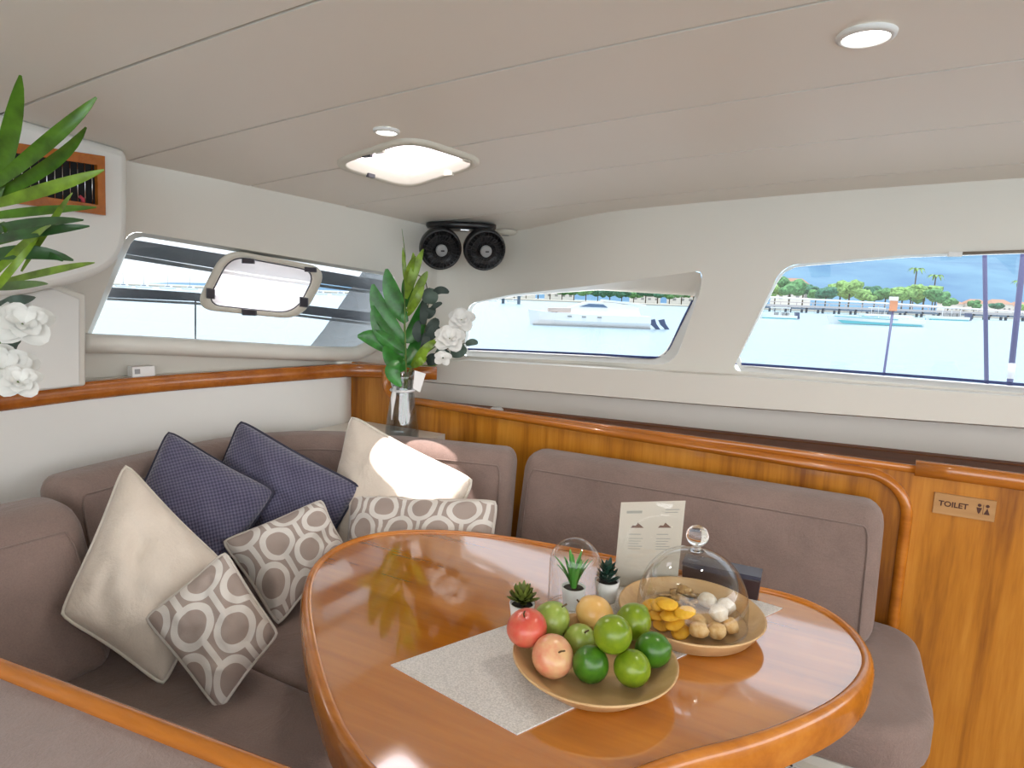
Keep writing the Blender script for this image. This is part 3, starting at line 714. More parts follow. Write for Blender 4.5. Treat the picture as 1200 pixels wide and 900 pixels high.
for i, (x, y, h) in enumerate([(762, 712, .012), (752, 720, .006), (775, 716, .016), (765, 724, .012), (783, 722, .018), (778, 732, .010), (797, 730, .012), (757, 732, .003), (793, 740, .002), (770, 742, .002)]):
    P = pz(x, y, pk+h+.004); snack('corn_cracker', P, .021, .015, .0055, crk, 'yellow oval corn cracker in the heap under the dome', 'cracker', 'corn crackers under the dome', .1, i, .5+.3*math.sin(i), (.15*math.sin(i*2), -.25, 1))
for i, (x, y, h) in enumerate([(780, 700, .004), (790, 696, .010), (801, 694, .014), (812, 697, .012), (786, 706, .012), (799, 704, .020), (811, 705, .018), (820, 703, .006), (794, 712, .008), (805, 713, .012)]):
    P = pz(x, y-5, pk+h*.5+.005); snack('banana_chip', P, .0165, .0125, .004, chip, 'brown curled crisp behind the yellow crackers under the dome', 'crisp', 'brown crisps under the dome', .5, i+30, i*1.3, (math.sin(i*3)*.5, math.cos(i*2)*.5, 1))
pf = [(822, 741, .006, puff), (840, 742, .006, puff), (862, 738, .006, puff), (818, 721, .022, puff), (843, 724, .022, puffw), (834, 703, .010, puffw), (853, 706, .010, puffw)]
for i, (x, y, h, mt) in enumerate(pf):
    P = pz(x, y, pk+h+.004); snack('pastry_puff', P, .0175, .0165, .0145, mt, 'golden pastry puff low in the heap under the dome' if mt is puff and h < .01 else ('golden pastry puff lying on top of the heap' if mt is puff else 'pale sugared pastry puff in the heap under the dome'), 'pastry', 'pastry puffs under the dome', .22, i+60, i)
dcen = np.array([kcz[0]+.003, kcz[1]+.004, ZR+.0092]); dr_ = .096
settle(SN, np.array([dcen[0], dcen[1], ZR]), kr, .03, .83, dr_)
for q_ in SN: blob(q_['args'][0], q_['c'], *q_['args'][2:], **q_['kw'])
# dome
dome = empty('glass_dome', kcz+Z3*.01, 'clear glass cake dome with round knob over the snacks', 'cake dome')
# height so that the crown falls on its row
hh = .128
prof = [(dr_, 0), (dr_, .03)]+[(dr_*math.cos(a)**.85, .03+(hh-.03)*math.sin(a)) for a in [math.pi/2*k/16 for k in range(1, 16)]]+[(.004, hh)]
mesh('bell', *lathe(prof, dcen, n=56, caps=False), M['dome'], dome)
mesh('bell_rim', *tube([dcen+dr_*np.array([math.cos(a), math.sin(a), 0])+Z3*.002 for a in [2*math.pi*k/56 for k in range(56)]], .0018, 6, True), M['solidglass'], dome)
mesh('knob', *lathe([(.001, hh-.002), (.013, hh), (.007, hh+.006), (.0075, hh+.010)]+[(.0195*math.sin(a), hh+.027-.019*math.cos(a)) for a in [.42+(math.pi-.42)*k/12 for k in range(13)]], dcen, n=24, caps=False), M['solidglass'], dome)
# cloche and pots
def pot(P, r, h, name, label, soil=True):
    root = empty(name, P, label, 'potted plant')
    mesh('pot', *lathe([(.001, 0), (r*.72, 0), (r*.76, .003), (r, h), (r*.9, h+.0005), (r*.86, h-.008), (.001, h-.008)], P, n=28, caps=False), M['white'], root)
    mesh('soil', *lathe([(r*.88, h-.010), (r*.84, h-.004), (.001, h-.002)], P, n=20, caps=True), mat('soil', (.02, .015, .01), .9), root); return root
def blade(base, mid, tip, wd, nrm, fold=.25, n=9, power=.8, th=.0):
    P = [np.array(base)*(1-t)**2+2*np.array(mid)*t*(1-t)+np.array(tip)*t*t for t in [i/(n-1) for i in range(n)]]; V = []; Q = []
    nrm = np.array(nrm, float)
    for i, p in enumerate(P):
        t = P[min(i+1, n-1)]-P[max(i-1, 0)]; t /= np.linalg.norm(t)+1e-9; s = np.cross(t, nrm); s /= np.linalg.norm(s)+1e-9; nn = np.cross(s, t)
        f = i/(n-1); ww = wd/2*(math.sin(math.pi*min(1, (f*.92+.06)))**power)+.0002
        V += [p-s*ww+nn*ww*fold, p, p+s*ww+nn*ww*fold]
    for i in range(n-1):
        a = 3*i; Q += [(a, a+1, a+4, a+3), (a+1, a+2, a+5, a+4)]
    k = len(V); V2 = [v-np.array(nrm)*.0006 for v in V]
    return V+V2, Q+[tuple(q+k for q in f[::-1]) for f in Q]
gB = mat('aloe_green', (.10, .36, .05), .45); gD = mat('succulent_dark', (.015, .055, .035), .5); gO = mat('succulent_olive', (.16, .20, .03), .5)
p1 = pz(671, 712, ZT-.003); ph = .042
r1 = pot(p1, .023, ph, 'potted_aloe', 'small white pot with spiky bright green plant under the cloche')
for i in range(16):
    a = i*2.4; sp = .008+.030*((i*7) % 16)/16; h = .075-.02*((i*5) % 7)/7-.3*sp
    d = np.array([math.cos(a), math.sin(a), 0]); b = p1+Z3*(ph-.004)+d*.004
    mesh('leaf', *blade(b, b+d*sp*.3+Z3*h*.6, b+d*sp+Z3*h, .0085, -d*.9+Z3*.3, .3), gB, r1)
p2 = pz(710, 704, ZT-.003); r2 = pot(p2, .024, ph, 'potted_succulent', 'small white pot with dark green upright succulent beside the cloche')
for i in range(26):
    a = i*2.4; lv = i/26; d = np.array([math.cos(a), math.sin(a), 0]); b = p2+Z3*(ph-.004+.030*lv)+d*.003; L = .022*(1-.55*lv)
    mesh('leaf', *blade(b, b+d*L*.7+Z3*.004, b+d*L+Z3*(.012+.006*lv), .009, Z3-.6*d, .35), gD, r2)
p3 = pz(611, 733, ZT-.003); r3 = pot(p3, .0225, ph, 'potted_succulent', 'small white pot with olive rosette succulent behind the red apple')
for i in range(34):
    a = i*2.4; lv = i/34; d = np.array([math.cos(a), math.sin(a), 0]); b = p3+Z3*(ph+.002+.012*lv)+d*.002; L = .028*(1-.65*lv)
    mesh('leaf', *blade(b, b+d*L*.7+Z3*.002, b+d*L+Z3*(.008+.016*lv), .012*(1-.3*lv), Z3-.5*d, .3, power=.6), gO, r3)
cl = empty('glass_cloche', p1, 'clear glass cloche standing over the spiky green plant', 'cloche'); cr = .047; ch = .135
mesh('bell', *lathe([(cr, .0005), (cr, ch-cr)]+[(cr*math.cos(a), ch-cr+cr*math.sin(a)) for a in [math.pi/2*k/12 for k in range(1, 12)]]+[(.001, ch)], p1, n=40, caps=False), M['dome'], cl)
mesh('bell_rim', *tube([p1+cr*np.array([math.cos(a), math.sin(a), 0])+Z3*.002 for a in [2*math.pi*k/40 for k in range(40)]], .0013, 6, True), M['solidglass'], cl)
# menu card in an acrylic stand
mb_ = pz(757, 690, ZT-.003); mn = -FW*np.array([1, 1, 0])+np.array([-.05, 0, .13]); mn /= np.linalg.norm(mn)
card_px = [(728, 589), (803.5, 587), (793, 690), (719, 690)]
cq = [on_plane(x, y, mb_, mn) for x, y in card_px]
for i in (2, 3):
    top = cq[1] if i == 2 else cq[0]; d = cq[i]-top; cq[i] = top+d*((ZT-.0025-top[2])/d[2])
mc = empty('menu_stand', mb_, 'cream menu card in a clear stand behind the dome', 'menu card')
V, Q = loft([[p-mn*.0005 for p in cq], [p-mn*.003 for p in cq]]); mesh('card', V, Q, mat('menu_paper', (.72, .64, .54), .6), mc, False)
V, Q = loft([[p+mn*.001 for p in cq], [p+mn*.002 for p in cq]]); mesh('acrylic_sheet', V, Q, M['dome'], mc, False)
fx = (cq[2]+cq[3])/2; ex = (cq[2]-cq[3]); V, Q = box(fx+V3*.02+Z3*.001, np.linalg.norm(ex), .07, .003, ex/np.linalg.norm(ex), np.cross(Z3, ex/np.linalg.norm(ex))); mesh('foot', V, Q, M['dome'], mc, False)
def cp(a, b): return (cq[0]*(1-a)*(1-b)+cq[1]*a*(1-b)+cq[2]*a*b+cq[3]*(1-a)*b)+mn*.0003
pm = [mat('menu_grey', (.42, .40, .35), .7), mat('menu_brown', (.20, .10, .07), .7)]
def pr_(name, a0, a1, b0, b1, k): mesh(name, [cp(a0, b0), cp(a1, b0), cp(a1, b1), cp(a0, b1)], [(0, 1, 2, 3)], pm[k], mc, False)
pr_('printed_title', .10, .34, .10, .13, 0); pr_('printed_line', .70, .92, .09, .10, 0); pr_('printed_line', .70, .90, .12, .13, 0)
for cx in (.29, .72):
    pts = [(cx-.11, .30), (cx-.08, .27), (cx-.03, .275), (cx, .24), (cx+.03, .26), (cx+.06, .275), (cx+.10, .30)]
    mesh('printed_dish', [cp(*q) for q in pts], [tuple(range(len(pts)))], pm[1], mc, False)
    pr_('printed_line', cx-.12, cx+.06, .37, .38, 0)
    for j in range(5): pr_('printed_line', cx-.12, cx+.10-(j % 3)*.03, .42+.03*j, .428+.03*j, 0)
# dark box
bF = np.array([.4955, 1.167, ZT-.003]); bd_ = np.array([-.905, .425, 0]); bn_ = np.array([.425, .905, 0]); bx = [bF+bd_*.145, bF, bF+bn_*.045, bF+bd_*.145+bn_*.045]
tb = empty('tissue_box', sum(bx)/4, 'dark brown lidded box behind the glass dome', 'box'); hb = .042; dkb = mat('dark_box', (.035, .015, .016), .35); dkt = mat('dark_lid', (.05, .05, .075), .25)
cb = sum(bx)/4; bt = [cb+(p-cb)*1.04+Z3*hb for p in bx]
V, Q = loft([[p for p in bx], bt]); bevel(mesh('body', V, Q, dkb, tb, False), .002)
L = []
for i in range(9):
    t = i/8; sag = -.006*math.sin(math.pi*t); L.append([bt[0]*(1-t)+bt[1]*t+Z3*(sag+.002), bt[3]*(1-t)+bt[2]*t+Z3*(sag+.002), bt[3]*(1-t)+bt[2]*t+Z3*(.008), bt[0]*(1-t)+bt[1]*t+Z3*(.008)])
mesh('lid', *loft(L), dkt, tb, False)
# under-table stools
st = W(-.012, 1.135, 0); so = empty('perforated_stool', st, 'white perforated round stool under the table edge', 'stool')
mesh('stool_shell', *lathe([(.05, .002), (.052, .48), (.05, .492), (.044, .497), (.001, .497)], st, n=36), M['white'], so)
hm = MB()
for i in range(-7, 8):
    for j in range(-7, 8):
        x = (i+.5*(j % 2))*.0095; y = j*.0085
        if x*x+y*y < .040**2: hm.add(*lathe([(.0029, 0), (.0029, .0012)], st+np.array([x, y, .4965]), n=8))
tag(hm.build('perforations', M['dark'], so), kind='stuff')
sc_ = W(.088, 1.165, 0); s2 = empty('round_stool', sc_, 'dark purple padded stool between table and settee', 'stool')
mesh('stool_cushion', *lathe([(.036, .43), (.044, .44), (.047, .455), (.044, .475), (.03, .484), (.001, .486)], sc_, n=30), mat('purple_grey', (.09, .07, .09), .8), s2)
mesh('stool_leg', *lathe([(.04, 0.002), (.04, .01), (.012, .02), (.012, .44)], sc_, n=16), M['steel'], s2)

# ------------------------------------------------------------------ ceiling fittings
hat = empty('ceiling_hatch', W(hc[0], hc[1], zceil(*hc)), 'cream framed roof hatch open to the bright sky', 'hatch')
def cl3(L, dz): return [W(p[0], p[1], zceil(p[0], p[1])+dz) for p in L]
V, Q = loft([cl3(hatch_loop(1.0), .004), cl3(hatch_loop(1.0), -.006), cl3(hatch_loop(.98), -.010), cl3(hatch_loop(.885), -.010), cl3(hatch_loop(.87), -.006), cl3(hatch_loop(.86), .022)], False, False)
mesh('hatch_frame', V, Q, M['frame'], hat)
L = hatch_loop(.87); V, Q = loft([cl3(L, .018)], False, True); mesh('hatch_pane', V, [tuple(range(len(L)))], M['tint'], hat, False)
for k, (i, j, f) in enumerate([(0, 1, .45), (1, 2, .8), (3, 2, .6), (0, 3, .45), (0, 1, .62)]):
    q = hc+((np.array(hatch_uv[i])*(1-f)+np.array(hatch_uv[j])*f)-hc)*.88
    mesh('hatch_latch', *box(W(q[0], q[1], zceil(*q)-.008), .026, .010, .010, U3 if k in (0, 2, 4) else V3, V3 if k in (0, 2, 4) else U3), M['latch'] if k in (0, 3) else M['frame'], hat, False)
def downlight(x, y, r, label, power):
    P = on_ceil(x, y); u, v, z = UV(P); n = np.array([0, 0, -1.0]); root = empty('downlight', P, label, 'ceiling light')
    mesh('trim_ring', *lathe([(r*1.25, -.001), (r*1.22, .004), (r*1.0, .007), (r*.95, .003), (r*.95, -.004)], P, n, 36, False), M['white'], root)
    m = bpy.data.materials.get('lamp_glow') or mat('lamp_glow', (1, 1, 1), .5, 0, **{'Emission Color': (1, .97, .92, 1), 'Emission Strength': 7.0})
    mesh('lamp_lens', *lathe([(r*.96, .001), (r*.8, .004), (.001, .0045)], P, n, 36, False), m, root)
    ld = bpy.data.lights.new('downlight_lamp', 'SPOT'); ld.energy = power; ld.spot_size = 2.2; ld.spot_blend = .6; ld.shadow_soft_size = r; ld.color = (1, .93, .82)
    lo_ = bpy.data.objects.new('downlight_lamp', ld); COL.objects.link(lo_); lo_.location = tuple(P-Z3*.02)
downlight(1015, 41, .034, 'round recessed ceiling light, the bigger one away from the hatch', 4)
downlight(453, 153, .024, 'small round recessed ceiling light beside the roof hatch', 3)
# porthole set into the slanted window
po = empty('opening_porthole', on_wall(306, 332), 'cream framed opening porthole with dark latches in the slanted window', 'porthole')
ppx = [(226, 362), (262, 291), (386, 314), (354, 375)]; pc = np.mean([np.array(p, float) for p in ppx], axis=0)
def ploop(k, off, r=26): return [on_wall(p[0], p[1], off) for p in rpoly([pc+(np.array(p)-pc)*k for p in ppx], r*k, 7)]
V, Q = loft([ploop(.86, .047), ploop(.99, .047), ploop(1.0, -.004), ploop(.98, -.012), ploop(.86, -.012), ploop(.83, -.006), ploop(.83, .02), ploop(.86, .047)], False, False); mesh('porthole_frame', V, Q, M['frame'], po)
V, Q = tube(ploop(.825, .004), .0035, 6, True); mesh('gasket', V, Q, M['latch'], po)
L = ploop(.82, .012)
frost = mat('porthole_acrylic', (.93, .88, .90), .35, 0, **{'Transmission Weight': .0}); t = NT(frost)
# frosted acrylic lets the daylight through
tl_ = t.n('ShaderNodeBsdfTranslucent'); tl_.inputs[0].default_value = (.95, .88, .91, 1); tp = t.n('ShaderNodeBsdfTransparent'); tp.inputs[0].default_value = (.97, .90, .93, 1)
mx = t.n('ShaderNodeMixShader'); mx.inputs[0].default_value = .7; t.l(tp.outputs[0], mx.inputs[1]); t.l(tl_.outputs[0], mx.inputs[2]); t.l(mx.outputs[0], t.t.nodes['Material Output'].inputs[0])
mesh('porthole_pane', L, [tuple(range(len(L)))], frost, po, False)
for (x, y, sx, sy) in [(291, 306, 16, 7), (364, 316, 15, 7), (247, 344, 11, 14), (356, 354, 11, 14), (292, 366, 18, 9)]:
    q = [on_wall(x+a*sx/2, y+b*sy/2, -.012) for a, b in ((-1, -1), (1, -.7), (1, 1), (-1, .8))]; q2 = [on_wall(x+a*sx/2.4, y+b*sy/2.4, -.026) for a, b in ((-1, -1), (1, -.7), (1, 1), (-1, .8))]
    V, Q = loft([q, q2]); bevel(mesh('latch', V, Q, M['latch'], po, False), .002)
# double fan
fp = on_ceil(541, 264)+np.array([0, -.02, 0]); fp[2] = zceil(*UV(fp)[:2]); fanr = empty('double_fan', fp, 'black twin fan hanging from an oval ceiling plate', 'fan')
bl = []
for r_, dz in ((1.0, .0), (1.0, -.012), (.96, -.020), (.6, -.023)):
    bl.append([fp+RT*np.array([1, 1, 0])*(.128*r_*math.cos(a))+np.array([0, 1.0, 0])*(.075*r_*math.sin(a))+Z3*dz for a in [2*math.pi*k/40 for k in range(40)]])
mesh('mount_plate', *loft(bl), M['black'], fanr)
for (x, y, tx) in [(516, 291, -.05), (567.5, 292, .03)]:
    c = pd(x, y, (fp-CAM) @ FW - .03); ax = CAM-c; ax = ax/np.linalg.norm(ax)+np.array([.24+tx, 0, -.30]); ax /= np.linalg.norm(ax); R_ = .076
    hd = mesh('fan_housing', *lathe([(.02, -.055), (.05, -.05), (R_*.94, -.028), (R_, -.008), (R_, .012), (R_*.96, .022), (R_*.86, .022), (R_*.84, .012), (.03, .008), (.001, .008)], c, ax, 36, False), M['black'], fanr)
    X_, Y_ = frame_of(ax); g = MB()
    for k in range(28):
        a = 2*math.pi*k/28; d = X_*math.cos(a)+Y_*math.sin(a); d2 = X_*math.cos(a+.25)+Y_*math.sin(a+.25); g.add(*tube([c+ax*.026+d*.024, c+ax*.029+d2*.05, c+ax*.02+d2*R_*.93], .0014, 4))
    for rr in (.036, .054): g.add(*tube([c+ax*.028+rr*(X_*math.cos(a)+Y_*math.sin(a)) for a in [2*math.pi*k/30 for k in range(30)]], .0013, 4, True))
    g.build('front_grille', M['black'], hd)
    for k in range(3):
        a = 2*math.pi*k/3; d = X_*math.cos(a)+Y_*math.sin(a); e = X_*math.cos(a+1.2)+Y_*math.sin(a+1.2)
        mesh('fan_blade', [c+ax*.010+d*.015, c+ax*.018+d*.06, c+ax*.012+e*.06, c+ax*.009+e*.015], [(0, 1, 2, 3)], mat('fan_blade', (.02, .02, .022), .35), hd)
    mesh('hub_badge', *lathe([(.021, .022), (.021, .031), (.018, .033), (.001, .033)], c, ax, 24, False), M['grey'], hd)
    q = c+ax*.0336; mesh('badge_mark', *box(q, .018, .005, .0006, RT, np.cross(ax, RT), ax), M['black'], hd, False)
    bq = c-ax*.03; mesh('bracket', *tube([bq+Z3*.03, np.array([bq[0], bq[1], fp[2]-.016])], .011, 10), M['grey'], fanr)
mesh('hinge', *box(pd(545, 267, (fp-CAM) @ FW-.02), .03, .02, .02), M['steel'], fanr, False)
sm = on_ceil(604, 280); sd = empty('smoke_sensor', sm, 'small round white ceiling sensor beside the twin fan', 'sensor')
sm = sm+np.array([-.02, -.10, 0])-V3*.04; sm[2] = zceil(*UV(sm)[:2])
mesh('sensor_body', *lathe([(.045, -.002), (.045, .006), (.036, .013), (.02, .016), (.001, .016)], sm, (0, 0, -1), 30, False), M['frame'], sd)
mesh('sensor_slot', *lathe([(.014, .016), (.013, .018), (.001, .018)], sm, (0, 0, -1), 16, False), M['grey'], sd)
# toilet sign
sq = [on_v(x, y, VP-.006) for x, y in ((1094, 574), (1171, 583), (1168, 609), (1090, 600))]
sg = empty('toilet_sign', on_v(1130, 604, VP), 'small bamboo sign reading TOILET on the teak bulkhead', 'sign'); su, sv, sz = UV(sum(sq)/4); sz -= .006; sw = .125; shh = .052
V, Q = uvbox(su-sw/2, su+sw/2, VP-.007, VP+.001, sz-shh/2, sz+shh/2); bevel(mesh('sign_board', V, Q, wood('sign_bamboo', (.36, .18, .06), (.45, .24, .085), (.52, .30, .12), 'u', .5), sg, False), .001)
def text(body, size, P, X, Z, name, matl, parent, ext=.0003, bold=0):
    cu = bpy.data.curves.new(name, 'FONT'); cu.body = body; cu.size = size; cu.align_x = 'CENTER'; cu.align_y = 'CENTER'; cu.extrude = ext; cu.offset = bold
    tmp = bpy.data.objects.new('tmp', cu); COL.objects.link(tmp); dg = bpy.context.evaluated_depsgraph_get(); me = bpy.data.meshes.new_from_object(tmp.evaluated_get(dg)); bpy.data.objects.remove(tmp)
    Nn = np.cross(X, Z)
    for v in me.vertices: v.co = Vector(tuple(P+X*v.co.x+Z*v.co.y+Nn*v.co.z))
    return link(name, me, matl, parent)
ink = mat('sign_ink', (.07, .022, .012), .7)
text('TOILET', .0185, W(su-.022, VP-.0075, sz+.001), U3, Z3, 'sign_lettering', ink, sg, bold=.0004)
def flat(pts, name): 
    n = len(pts); V, Q = loft([[W(su+a, VP-.0069, sz+b) for a, b in pts], [W(su+a, VP-.0078, sz+b) for a, b in pts]]); mesh(name, V, Q, ink, sg, False)
def circ(cx, cz, r): return [(cx+r*math.cos(2*math.pi*k/16), cz+r*math.sin(2*math.pi*k/16)) for k in range(16)]
flat(circ(.030, .0105, .0038), 'man_head'); flat([(.0245, .0045), (.0355, .0045), (.0325, -.007), (.030, -.011), (.0275, -.007)], 'man_body')
flat(circ(.046, .0105, .0038), 'woman_head'); flat([(.046, .0055), (.052, -.0105), (.040, -.0105)], 'woman_body'); flat([(.0376, .013), (.0384, .013), (.0384, -.011), (.0376, -.011)], 'divider_line')
# small fittings
sw_ = empty('switch_box', pz(169, 434, 1.052), 'small white plastic box standing on the reddish ledge', 'box'); P = pz(169, 436, 1.04)+np.array([-.02, .05, 0])
ex = lc[22]-lc[16]; ex = np.array([ex[0], ex[1], 0]); ex /= np.linalg.norm(ex); ey = np.cross(Z3, ex)
P = pz(169, 441, 1.051)+ey*.019
mesh('body', *box(P+Z3*.014, .06, .034, .028, ex, ey), M['white'], sw_, False); mesh('socket', *box(P+Z3*.015-ex*.017-ey*.0175, .014, .002, .014, ex, ey), M['grey'], sw_, False)
P = pz(582, 481, ZS); k2 = tag(mesh('shelf_fitting', *lathe([(.025, 0), (.025, .006), (.018, .012), (.001, .013)], P, n=20, caps=False), M['white']), 'round white fitting on the dark shelf', 'fitting')
rod = empty('blind_rod', on_wall(1120, 296, -.02), 'thin metal rod clipped above the wide window', 'rod')
mesh('rod', *tube([on_wall(x, y, -.016) for x, y in ((1124, 297), (1200, 294.5), (1330, 290))], .004, 8), mat('rod_brown', (.25, .21, .17), .4), rod); mesh('clip', *box(on_wall(1119, 298, -.012), .03, .02, .012, U3, V3), M['white'], rod, False)

# ------------------------------------------------------------------ plants
G1 = mat('palm_green', (.07, .17, .012), .3); G2 = mat('palm_dark', (.025, .085, .02), .35); G3 = mat('lime_leaf', (.16, .27, .02), .35); GM = mat('monstera_green', (.028, .17, .020), .28); GE = mat('eucalyptus', (.07, .11, .085), .6); GEd = mat('eucalyptus_dark', (.025, .045, .035), .6)
for m_ in (G1, G2, GM, G3):
    t = NT(m_); c0 = tuple(t.b.inputs['Base Color'].default_value)[:3]; n = t.noise(t.coord('Object'), 30, 3); t.col(t.ramp(n, [(.3, tuple(q*.6 for q in c0)), (.7, tuple(min(1, q*1.5) for q in c0))]))
wf = mat('white_petal', (.80, .80, .76), .6); stg = mat('stem_green', (.12, .20, .03), .5); stb = mat('stem_brown_green', (.07, .06, .02), .6)
def pleaf(parent, pts, wpx, dep, matl, tilt=0, ddep=(0, 0, 0), power=.8, fold=.25, name='leaf'):
    P = [pd(x, y, dep+dd) for (x, y), dd in zip(pts, ddep)]; nrm = CAM-P[1]; nrm /= np.linalg.norm(nrm); nrm = nrm+UP*tilt
    a, m_, b = P; mid = 2*m_-.5*(a+b); V, Q = blade(a, mid, b, wpx*dep/F, nrm/np.linalg.norm(nrm), fold, 11, power); return mesh(name, V, Q, matl, parent)
def flower(name, c, r, label, stem_to, via, parent=None, n=5, rows=3, group='white silk flowers'):
    root = empty(name, stem_to, label, 'flower') ; f = (CAM-c)/np.linalg.norm(CAM-c)*.8+UP*.5; f /= np.linalg.norm(f); X_, Y_ = frame_of(f)
    for row in range(rows):
        for k in range(n+row*2):
            a = 2*math.pi*k/(n+row*2)+row*.5+.3*math.sin(k*3+row); d = X_*math.cos(a)+Y_*math.sin(a); L = r*(.45+.28*row); up = .9-.42*row
            b = c+d*.003-f*.002; mesh('petal', *blade(b, b+d*L*.5+f*L*up*.9, b+d*L+f*L*(up-.12), L*.95, f-.5*d, .22+.1*math.sin(k*2), 7, .55), wf, root)
    mesh('stem', *tube(catmull([c-f*.004, c*.75+via*.25-f*.03, via, np.array(stem_to)], 5, False), .0022, 6), stg, root); return root
# bouquet in the vase
vb = W(-1.30, 1.74, .83); D0 = 2.12
vb = pd(471, 512, D0); vb[2] = .831; D0 = (vb-CAM) @ FW
vs_ = empty('glass_vase', vb, 'clear waisted glass vase with a white ribbon in the settee corner', 'vase')
vh = (pd(477, 433, D0)[2]-vb[2])
print('vase', vb, UV(vb), 'h', vh)
vprof = [(.052, .0), (.056, .004), (.055, .03), (.050, vh*.35), (.040, vh*.62), (.034, vh*.76), (.036, vh*.88), (.041, vh)]
vax = (pd(477, 433, D0)-vb); vax[2] = vh; vax = Z3
mesh('body', *lathe(vprof+[(r-.004, h) for r, h in vprof[::-1]], vb, vax, 32, False), M['vase'], vs_)
rm = mat('white_ribbon', (.78, .78, .78), .6)
mesh('ribbon', *tube([vb+Z3*(vh*.72)+np.array([.038*math.cos(a), .038*math.sin(a), 0]) for a in [2*math.pi*k/24 for k in range(24)]], .0045, 6, True), rm, vs_)
fl = pd(463, 453, D0-.05); mesh('ribbon_tail', *tube([fl, pd(461, 466, D0-.06), pd(460, 478, D0-.06), pd(459, 492, D0-.055)], [.006, .009, .005, .002], 6), rm, vs_)
tq = [pd(x, y, D0-.06) for x, y in ((486, 434), (499, 438), (492, 460), (484, 455))]; V, Q = loft([tq, [p+FW*.001 for p in tq]]); mesh('paper_tag', V, Q, M['white'], vs_, False)
neck = lambda dx=0: vb+Z3*.05+np.array([dx, 0, 0])
mo = empty('monstera_stem', vb+Z3*.01, 'glossy dark green split leaf in the corner vase', 'leaf')
mesh('stem', *tube([neck(-.005), pd(475, 440, D0), pd(474, 390, D0), pd(474, 330, D0)], .003, 6), stg, mo)
for pts, wd in [([(476, 418), (448, 400), (419, 394)], 23), ([(476, 402), (450, 372), (437, 333)], 22), ([(476, 378), (461, 350), (453, 315)], 21), ([(476, 412), (450, 392), (437, 358)], 20), ([(476, 428), (462, 424), (450, 406)], 20), ([(468, 424), (460, 436), (470, 453)], 17), ([(475, 400), (488, 385), (496, 352)], 20), ([(475, 425), (490, 405), (498, 380)], 19), ([(475, 360), (478, 335), (482, 318)], 14), ([(475, 428), (486, 420), (493, 402)], 18)]:
    pleaf(mo, pts, wd, D0, GM, .3+.25*math.sin(pts[2][1]), (-.075, -.085, -.075) if pts[2][1] > 450 else (0, -.03, -.06) if pts[2][0] < 470 else (.01, .03, .06), .7, .3)
bs = empty('bamboo_grass_stem', vb+Z3*.01, 'tall thin light green grass spray in the corner vase', 'grass spray')
mesh('stem', *tube([neck(.005), pd(476, 430, D0-.02), pd(474, 350, D0-.03), pd(475, 300, D0-.03), pd(471, 268, D0-.03)], [.0025, .0025, .002, .0018, .0008], 6), stg, bs)
for pts, wd in [([(476, 350), (485, 320), (496, 292)], 11), ([(477, 345), (480, 318), (487, 300)], 9), ([(477, 365), (492, 335), (501, 318)], 10), ([(476, 335), (474, 315), (472, 290)], 5), ([(478, 370), (488, 352), (497, 333)], 9), ([(482, 429), (498, 410), (512, 398)], 10), ([(483, 430), (494, 418), (503, 404)], 9), ([(476, 340), (483, 315), (484, 296)], 7), ([(484, 430), (492, 424), (500, 419)], 9)]:
    pleaf(bs, pts, wd, D0-.05, G3, .2, (.025, -.01*(pts[2][0] % 3), -.012*(pts[2][0] % 4)))
eu = empty('eucalyptus_stem', vb+Z3*.01, 'grey green eucalyptus sprig in the corner vase', 'eucalyptus')
mesh('stem', *tube([neck(.01), pd(484, 432, D0), pd(497, 395, D0), pd(503, 350, D0), pd(498, 326, D0), pd(489, 322, D0)], .002, 6), stb, eu); mesh('stem', *tube([pd(486, 430, D0), pd(515, 412, D0-.02), pd(545, 402, D0-.03)], .0016, 6), stb, eu)
for i, (pts, wd) in enumerate([([(503, 356), (504, 347), (506, 338)], 19), ([(508, 345), (516, 340), (526, 343)], 9), ([(504, 364), (511, 358), (518, 355)], 6), ([(500, 390), (507, 382), (512, 373)], 13), ([(500, 400), (508, 388), (514, 382)], 13), ([(495, 380), (497, 366), (496, 352)], 10), ([(495, 415), (499, 402), (498, 390)], 11), ([(528, 412), (537, 410), (545, 406)], 19), ([(510, 417), (518, 415), (524, 410)], 19), ([(500, 425), (507, 421), (513, 419)], 14), ([(546, 404), (553, 401), (560, 402)], 8), ([(519, 402), (526, 404), (532, 408)], 6), ([(500, 372), (505, 365), (506, 360)], 11), ([(492, 400), (488, 388), (492, 376)], 10), ([(492, 425), (497, 410), (502, 402)], 10)]):
    pleaf(eu, pts, wd, D0-.02, GE if i in (0, 7, 8, 10) else GEd, .2, (0, -.01, 0), .45, .1)
for (x, y, r, lb) in [(527, 396, 17, 'white silk flower low beside the eucalyptus leaves in the vase'), (541, 374, 15, 'white silk flower against the window in the corner vase'), (519, 419, 9, 'smallest white silk flower, lowest in the corner vase')]:
    c = pd(x, y, D0-.045 if r == 17 else D0-.01 if r == 15 else D0-.07); flower('white_flower', c, r*D0/F*1.05, lb, neck(.015), pd(480, 434, D0))
